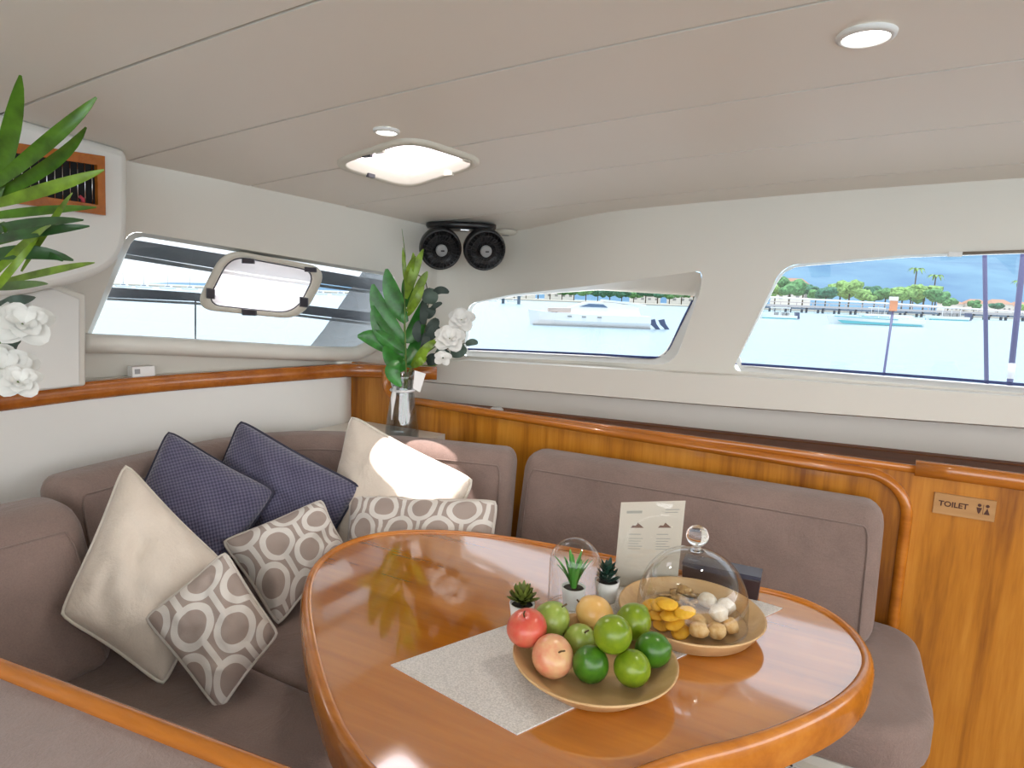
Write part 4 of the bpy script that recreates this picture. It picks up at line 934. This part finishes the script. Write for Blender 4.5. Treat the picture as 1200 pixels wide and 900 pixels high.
# arrangement at the edge of the picture
D1 = 1.1; base1 = W(-1.08, .22, ZD+.18); zb = ZD-.012
ub, vb1, _z = UV(base1)
ar = empty('palm_arrangement', (base1[0], base1[1], ZD+.02), 'spray of long glossy palm leaves beside the air grille', 'palm leaves')
hub = pd(-50, 345, D1)
mesh('stem', *tube([np.array([base1[0], base1[1], ZD+.03]), np.array([base1[0], base1[1], ZD+.30]), hub, pd(-12, 330, D1), pd(-2, 385, D1)], .004, 6), stb, ar)
for pts, wd, mt in [([(-20, 270), (10, 165), (24, 88)], 19, G1), ([(-30, 235), (55, 168), (113, 114)], 16, G1), ([(-25, 238), (55, 196), (101, 149)], 15, G1), ([(-30, 246), (55, 222), (122, 199)], 15, G3), ([(-40, 258), (40, 248), (113, 243)], 11, G1), ([(-40, 275), (35, 263), (98, 258)], 13, G2), ([(-40, 288), (40, 273), (105, 265)], 12, G2), ([(25, 318), (60, 262), (85, 226)], 7, G3), ([(-30, 305), (30, 296), (86, 305)], 17, G2), ([(-40, 322), (20, 296), (74, 306)], 14, G2), ([(-20, 336), (60, 318), (111, 308)], 9, G3), ([(-20, 338), (25, 335), (56, 333)], 12, G1), ([(-10, 359), (18, 353), (41, 348)], 13, GE), ([(-30, 345), (25, 290), (60, 264)], 9, G3), ([(-15, 300), (2, 265), (6, 275)], 8, G1), ([(-40, 292), (20, 276), (70, 262)], 12, G1), ([(-30, 370), (10, 320), (45, 278)], 8, G3), ([(5, 395), (14, 402), (20, 412)], 17, GE), ([(-20, 378), (2, 372), (12, 362)], 12, GEd)]:
    pleaf(ar, pts, wd, D1, mt, .25, (.04, -.03*math.sin(pts[2][1]), -.06*math.cos(pts[2][1])), .75, .3)
for (x, y, r, lb) in [(27, 378, 30, 'white silk flower close under the palm leaves'), (4, 432, 34, 'big white silk flower hanging over the end of the reddish ledge'), (22, 446, 20, 'small white silk flower touching the reddish ledge')]:
    c = pd(x, y, D1-.02 if r > 25 else D1-.085); flower('white_flower', c, r*D1/F*1.0, lb, np.array([base1[0], base1[1], ZD+.2]), np.array([base1[0], base1[1], ZD+.30]), rows=3)
av = mesh('tall_vase', *lathe([(.05, 0), (.055, .01), (.05, .1), (.035, .2), (.042, .29), (.038, .29), (.03, .2), (.04, .1), (.001, .02)], (base1[0], base1[1], zb), n=28, caps=False), M['white'])
tag(av, 'white vase holding the palm leaf arrangement', 'vase')

# ------------------------------------------------------------------ outside
ZW = -1.2
wm = mat('sea_water', (.33, .45, .52), .22); t = NT(wm); co = t.coord('Object', (1, 1.0, 1)); n = t.noise(co, 1.1, 6, .65, .3); t.bump(n, .35, .25)
t.b.inputs['IOR'].default_value = 1.33
V = [(-6000, -400, ZW), (6000, -400, ZW), (6000, 6000, ZW), (-6000, 6000, ZW)]; tag(mesh('sea', V, [(0, 1, 2, 3)], wm, None, False), 'pale blue sea around the boat', kind='structure')
dk = mat('deck_white', (.75, .76, .78), .5)
V, Q = uvbox(-2.6, 4.0, 2.45, 3.6, .60, .68); tag(mesh('side_deck', V, Q, dk, None, False), 'white side deck outside the front windows', kind='structure')
# exterior bands seen through the slanted window
gb = mat('exterior_grey', (.62, .62, .68), .5); wbm = mat('exterior_white', (.80, .81, .84), .4)
ef = empty('exterior_window_frame', on_wall(300, 400, .16), 'grey and white frame bars outside the slanted window', 'frame')
def band(px, off, th, name, matl): 
    A = [on_wall(x, y, off) for x, y in px]; B = [on_wall(x, y, off+th) for x, y in px]; mesh(name, *loft([A, B]), matl, ef, False)
def strip(top, bot, n=24): return [tuple(p) for p in resample(top, n)]+[tuple(p) for p in resample(bot, n)][::-1]
band(strip([(120, 275), (300, 304), (480, 334)], [(120, 293), (300, 322), (480, 346)]), .13, .03, 'upper_bar', gb)
band(strip([(120, 293), (300, 323), (480, 347)], [(120, 299), (300, 327), (480, 350)]), .12, .02, 'upper_lip', wbm)
band(strip([(90, 334), (230, 343), (440, 367)], [(90, 347), (230, 353), (440, 378)]), .13, .03, 'lower_bar', gb)
band(strip([(90, 347), (230, 354), (440, 379)], [(90, 350), (230, 357), (440, 382)]), .12, .02, 'lower_lip', wbm)
band([(425, 318), (380, 385), (352, 420), (470, 420), (470, 318)], .24, .05, 'corner_panel', wbm)
band(strip([(228, 350), (228, 410)], [(230, 350), (230, 410)], 4), .08, .004, 'mullion', wbm)
# rigging
rg = mat('rigging_blue', (.10, .10, .24), .45)
def spar(name, a, b, r, dep, label, ext=.6):
    A, B = pd(*a, dep), pd(*b, dep); d = (B-A); B = A+d*((.68-A[2])/d[2]); A = A-d/np.linalg.norm(d)*ext
    root = empty(name, B, label, 'rigging'); mesh('wire', *tube([A, B], r, 8), rg, root); return root, A, B
spar('shroud', (1154, 303), (1156, 442), .0085, 2.75, 'upright dark blue shroud outside the wide window')
r_, A, B = spar('shroud', (1199, 303), (1184, 442), .0115, 2.75, 'leaning dark blue shroud with a white turnbuckle cover')
a = pd(1186, 426, 2.75); b = pd(1184, 444, 2.75); mesh('turnbuckle_cover', *tube([a, b], .014, 10), wbm, r_)
r_, A, B = (lambda q: q)(spar('stanchion', (1047, 360), (1036, 436), .006, 3.2, 'thin guard rail post with an orange marked top outside the wide window', 0))
r_.children[0].data.vertices  # keep
P = pd(1047, 358, 3.2); mesh('orange_top', *box(P, .034, .03, .055, U3, V3), mat('orange_cap', (.75, .32, .16), .6), r_, False); mesh('white_top', *box(P+Z3*.034-U3*.002, .04, .034, .02, U3, V3), wbm, r_, False)
lf = tag(mesh('guard_rail_wire', *tube([pd(840, 345, 3.25), pd(900, 348, 3.23), pd(1046, 356, 3.2), pd(1200, 366, 3.1), pd(1400, 380, 3.0)], .005, 6), wbm), 'white guard rail wire running past the thin post', 'wire')
# shore
def at(x, y): return pz(x, y, ZW)
def xyat(x, dist):                                   # point on the water at a given distance in the direction of column x
    d = ray(x, 360); d = np.array([d[0], d[1]])/d[1]; return np.array([d[0]*dist, d[1]*dist, ZW])
hm_ = mat('hill_forest_haze', (.10, .20, .32), .95); t = NT(hm_); n = t.noise(t.coord('Object'), .004, 6, .6); t.col(t.ramp(n, [(.35, (.075, .165, .29)), (.65, (.13, .255, .36))]))  # bluish base colour carries the distance haze over the forest
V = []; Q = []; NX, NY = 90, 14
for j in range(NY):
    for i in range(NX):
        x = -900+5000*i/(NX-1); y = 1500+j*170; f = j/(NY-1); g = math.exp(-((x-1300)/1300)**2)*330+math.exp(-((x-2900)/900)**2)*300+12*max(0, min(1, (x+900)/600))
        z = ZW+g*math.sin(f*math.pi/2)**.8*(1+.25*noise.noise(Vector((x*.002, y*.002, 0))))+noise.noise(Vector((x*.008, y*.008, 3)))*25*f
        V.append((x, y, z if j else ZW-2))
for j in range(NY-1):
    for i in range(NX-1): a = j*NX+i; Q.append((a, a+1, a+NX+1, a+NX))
tag(mesh('distant_hills', V, Q, hm_), 'forested hills across the bay with distance haze painted into their blue green', kind='structure')
sm_ = mat('shore_sand', (.45, .42, .36), .9); V = []; n = 60
V, Q = box((400, 550, ZW+.2), 2600, 300, 1.2); tag(mesh('far_shore', V, Q, sm_, None, False), 'low far shore behind the pier', kind='structure')
leafm = [mat('crown_green', (.10, .24, .09), .9), mat('crown_light', (.19, .33, .10), .9), mat('crown_dark', (.05, .15, .09), .9)]; trk = mat('trunk', (.12, .09, .06), .9)
for m_ in leafm:
    t = NT(m_); c0 = tuple(t.b.inputs['Base Color'].default_value)[:3]; n = t.noise(t.coord('Object'), .6, 4); t.col(t.ramp(n, [(.35, tuple(q*.55 for q in c0)), (.65, tuple(q*1.5 for q in c0))]))
def tree(P, h, wd, k, label):
    root = empty('shore_tree', P, label, 'tree', 'trees along the far shore'); bm = bmesh.new()
    for i in range(9):
        c = Vector((rnd.uniform(-.32, .32)*wd, rnd.uniform(-.3, .3)*wd, h*(.55+.28*rnd.random()))); m4 = Matrix.Translation(c) @ Matrix.Diagonal((1, 1, .7, 1)); g = bmesh.ops.create_icosphere(bm, subdivisions=2, radius=wd*rnd.uniform(.2, .33), matrix=m4)
        for v in g['verts']: v.co += (v.co-c)*.45*noise.noise(v.co*(5/wd)+Vector((i, 0, 0)))
    for v in bm.verts: v.co += Vector(tuple(P))
    me = bpy.data.meshes.new('crown'); bm.to_mesh(me); bm.free(); link('crown', me, leafm[k], root); mesh('trunk', *tube([np.array(P)+Z3*-.2, np.array(P)+Z3*h*.55], wd*.03, 6), trk, root)
kinds = ['mid green shore tree in the belt behind the pier', 'pale green shore tree in the belt behind the pier', 'dark green shore tree in the belt behind the pier']
for i in range(26):
    x = 880+i*14.5+rnd.uniform(-3, 3); k = rnd.choice([0, 1, 2, 0]); d = 414+(i*2 % 3)*32+rnd.uniform(-2, 2)
    if x > 1110 and i % 2: continue
    ht = rnd.uniform(15, 23) if x < 1100 else rnd.uniform(10, 14); ht *= d/430; tree(xyat(x, d)+Z3*.8, ht, ht*.78, k, kinds[k])
for i in range(20): 
    x = 560+i*14; k = rnd.choice([0, 2]); d = 552+(i*2 % 3)*32+rnd.uniform(-2, 2); ht = rnd.uniform(12, 15); tree(xyat(x, d)+Z3*.8, ht, ht*1.2, k, ['mid green shore tree far behind the motor yacht', '', 'dark green shore tree far behind the motor yacht'][k])
for (x, d, ht) in [(1069, 508, 40), (1192, 508, 32), (1092, 516, 35)]:
    P = xyat(x, d)+Z3*.8; root = empty('palm_tree', P, 'tall palm rising above the shore trees', 'palm tree', 'palms on the far shore'); mesh('trunk', *tube([P, P+Z3*ht*.85], .45, 6), trk, root)
    for k in range(13):
        a = k*2.4; dd = np.array([math.cos(a), math.sin(a), 0]); b = P+Z3*ht*.85; mesh('frond', *blade(b, b+dd*3.5+Z3*3.2, b+dd*6.5-Z3*(1.5*(k % 3)), 1.9, Z3, .3), leafm[1], root)
hw = mat('house_white', (.78, .76, .72), .7); hr = mat('house_roof', (.42, .24, .17), .8)
for (x, d, wd, ht) in [(1168, 535, 17, 13), (1194, 548, 15, 12), (1141, 560, 15, 13), (1113, 566, 15, 12), (925, 560, 30, 24), (560, 650, 30, 9), (612, 660, 26, 10), (655, 655, 30, 9), (802, 650, 34, 10), (755, 665, 30, 9)]:
    P = xyat(x, d)+Z3*.8; root = empty('shore_house', P, 'pale house among the trees on the far shore', 'house', 'houses on the far shore')
    mesh('walls', *box(P+Z3*ht*.4, wd, 12, ht*.8), hw, root, False); rf = [P+np.array([sx*wd*.54, sy*7, ht*.8]) for sx, sy in ((-1, -1), (1, -1), (1, 1), (-1, 1))]
    mesh('roof', rf+[P+np.array([-wd*.3, 0, ht*1.1]), P+np.array([wd*.3, 0, ht*1.1])], [(0, 1, 5, 4), (2, 3, 4, 5), (1, 2, 5), (3, 0, 4), (3, 2, 1, 0)], hr, root, False)
    for k in range(4): mesh('window', *box(P+np.array([-wd*.36+wd*.24*k, -6.05, ht*.45]), wd*.1, .2, ht*.22), M['grey'], root, False)
# pier
pier = empty('pier', xyat(1000, 300), 'long low pier on dark piles in front of the shore trees', 'pier'); pm_ = mat('pier_concrete', (.50, .46, .46), .8); pd_ = mat('pier_dark', (.13, .17, .22), .8)
PA, PB = xyat(830, 300), xyat(1300, 285); dv_ = (PB-PA); Lp = np.linalg.norm(dv_); dx = dv_/Lp; dy = np.cross(Z3, dx)
mesh('pier_deck', *box((PA+PB)/2+Z3*2.9, Lp, 6, .9, dx, dy), pm_, pier, False); mesh('pier_rail', *box((PA+PB)/2+Z3*4.6, Lp, .3, .35, dx, dy), pm_, pier, False)
for k in range(24):
    c = PA+dx*(Lp*(k+.5)/24); mesh('pile_cap', *box(c+Z3*1.9, 6.2, 6.0, .9, dx, dy), pd_, pier, False)
    for s in (-2.6, 2.6): mesh('pile', *box(c+dx*s+Z3*.6, .8, .8, 2.8, dx, dy), pd_, pier, False)
    mesh('rail_post', *box(c+Z3*4.0, .3, .3, 1.6, dx, dy), pm_, pier, False)
# boats
bw = mat('boat_white', (.82, .82, .82), .35); bg = mat('boat_glass', (.10, .16, .26), .2); bt_ = mat('boat_teal', (.10, .45, .50), .4); bdk = mat('outboard_dark', (.06, .08, .16), .4)
def hull(L, B, h, bow=.25, stern=1.0, rake=.12):
    xs = [-.5, -.42, -.3, -.1, .15, .35, .5]; loops = []
    for x in xs:
        f = max(0, min(1, (x+.5)/bow)); bb = B/2*(f**.6*.98+.02); z0 = .0; sh = h*(1+.22*(1-f)); xo = -rake*L*(1-f)
        loops.append([(x*L+xo*0, -bb*.7, -.4), (x*L+xo*.5, -bb, h*.45), (x*L+xo, -bb, sh), (x*L+xo, bb, sh), (x*L+xo*.5, bb, h*.45), (x*L+xo*0, bb*.7, -.4)])
    return loft(loops)
def boat(name, x0, x1, y0, y1, label, build, group=None):
    a, b = at(x0, y0), at(x1, y1); dep = (a[1]+b[1])/2; a = np.array([a[0]*dep/a[1], dep, ZW]); b = np.array([b[0]*dep/b[1], dep, ZW]); L = np.linalg.norm(b-a); X_ = (b-a)/L; Y_ = np.cross(Z3, X_); c = (a+b)/2
    root = empty(name, c, label, 'boat', group)
    def add(pn, VQ, mt, par=None, smooth=False): return mesh(pn, [c+X_*v[0]+Y_*v[1]+Z3*v[2] for v in VQ[0]], VQ[1], mt, par or root, smooth)
    build(add, L); print('boat', name, 'L %.1f dep %.0f' % (L, dep)); return root
def prism(pts, y0, y1): return loft([[(x, y0, z) for x, z in pts], [(x, y1, z) for x, z in pts]])
def yacht(add, L):
    add('hull', hull(L, L*.3, L*.105, .28, 1, .03), bw); add('boot_stripe', prism([(-L*.48, .0), (L*.5, .0), (L*.5, .14), (-L*.485, .14)], -L*.152, L*.152), M['grey'])
    h = L*.105
    cb_ = add('cabin', prism([(-L*.30, h), (L*.42, h), (L*.40, h+L*.07), (L*.20, h+L*.105), (-L*.05, h+L*.10), (-L*.16, h+L*.06)], -L*.10, L*.10), bw)
    add('windscreen', prism([(-L*.10, h+L*.062), (L*.14, h+L*.062), (L*.10, h+L*.088), (-L*.02, h+L*.09)], -L*.104, -L*.1), bg, cb_)
    add('foredeck_seat', prism([(-L*.36, h*1.1), (-L*.17, h*1.1), (-L*.17, h*1.45), (-L*.36, h*1.4)], -L*.105, L*.08), mat('tan_seat', (.55, .45, .40), .7))
    for x in (-.20, -.08, .05): add('porthole', prism([(x*L, h*.74), (x*L+L*.035, h*.74), (x*L+L*.035, h*.86), (x*L, h*.86)], -L*.153, -L*.149), M['grey'])
    add('hardtop', prism([(L*.10, h+L*.115), (L*.46, h+L*.085), (L*.46, h+L*.10), (L*.1, h+L*.13)], -L*.1, L*.1), bw)
    for k, xo in enumerate((.50, .60)):
        e = add('outboard_engine', prism([(L*(xo+.0), h*.72), (L*(xo+.045), h*.82), (L*(xo+.06), h*.45), (L*(xo+.10), -.05), (L*(xo+.075), -.1), (L*(xo+.02), h*.35)], -L*.09+k*L*.09, -L*.05+k*L*.09), bdk)
boat('motor_yacht', 622, 758, 380, 385, 'white motor yacht with raised outboards moored off the window', yacht)
def speed(add, L):
    add('hull', hull(L, L*.16, L*.075, .35, 1, .05), bw); add('teal_band', prism([(-L*.46, L*.045), (L*.46, L*.02), (L*.48, L*.005), (-L*.40, L*.01)], -L*.084, -L*.078), bt_); add('teal_sheer', prism([(-L*.49, L*.080), (L*.2, L*.066), (L*.2, L*.074), (-L*.49, L*.088)], -L*.086, -L*.078), bt_)
    add('canopy', prism([(-L*.02, L*.12), (L*.36, L*.12), (L*.40, L*.09), (-L*.10, L*.10)], -L*.06, L*.06), bw)
    for x in (0, .12, .24, .34): add('canopy_post', prism([(x*L, L*.07), (x*L+.12, L*.07), (x*L+.12, L*.11), (x*L, L*.11)], -L*.055, -L*.05), bw)
boat('speedboat', 972, 1078, 379, 383, 'long white and teal speedboat crossing in front of the pier', speed)
def small(add, L):
    add('hull', hull(L, L*.26, L*.10, .3, 1, .05), bw); add('waterline', prism([(-L*.46, .02), (L*.48, .02), (L*.48, L*.025), (-L*.47, L*.025)], -L*.132, L*.132), bt_); add('roof', prism([(-L*.2, L*.30), (L*.3, L*.30), (L*.3, L*.33), (-L*.2, L*.33)], -L*.1, L*.1), bw)
    for x in (-.18, .05, .27): add('roof_post', prism([(x*L, L*.1), (x*L+.1, L*.1), (x*L+.1, L*.31), (x*L, L*.31)], -L*.09, -L*.08), bw)
    for x in (-.1, .1, .22): add('seat', prism([(x*L, L*.1), (x*L+L*.08, L*.1), (x*L+L*.08, L*.18), (x*L, L*.18)], -L*.08, L*.08), M['grey'])
    add('outboard_engine', prism([(L*.48, L*.2), (L*.58, L*.2), (L*.60, L*.02), (L*.5, .0)], -L*.06, L*.06), bdk)
boat('small_boat', 891, 932, 373, 374, 'small white open boat with dark outboards near the pier end', small)
boat('small_boat', 1086, 1132, 374, 377, 'small white boat moored under the pier beside the teal speedboat', small)
boat('small_boat', 1008, 1042, 371, 372, 'small white boat behind the teal speedboat', small)
def marina(add, L):
    add('hull', hull(L, L*.28, L*.11, .3), bw); add('cabin', prism([(-L*.2, L*.1), (L*.3, L*.1), (L*.25, L*.22), (-L*.1, L*.22)], -L*.1, L*.1), bw); add('cabin_window', prism([(-L*.1, L*.14), (L*.22, L*.14), (L*.2, L*.19), (-L*.06, L*.19)], -L*.105, -L*.1), bg); add('mast', prism([(0, L*.2), (L*.015, L*.2), (L*.015, L*1.0), (0, L*1.0)], -.1, .1), M['grey'])
for i, x in enumerate((112, 136, 160, 188, 214, 238, 262, 366, 390)):
    y = 336.5+.038*(x-150); boat('moored_boat', x, x+17, y, y+.6, 'white boat in the distant marina row beyond the slanted window', marina, 'boats in the distant marina row')
for i, x in enumerate((548, 566, 810, 595)):
    y = 353.5+.038*(x-600)+.5; boat('moored_boat', x, x+16, y, y+.6, 'white boat moored far behind the motor yacht', marina, 'boats moored behind the motor yacht')
jt = empty('jetty', at(590, 357), 'small blue jetty far behind the motor yacht', 'jetty'); a, b = at(588, 355.5), at(610, 356.5); mesh('jetty_deck', *box((a+b)/2+Z3*3.2, np.linalg.norm(b-a), 5, 1.2), mat('jetty_blue', (.10, .28, .38), .7), jt, False)
for q in (a*.93+b*.07, a*.1+b*.9): mesh('jetty_pile', *box(q+Z3*1.2, 1, 1, 4), pd_, jt, False)
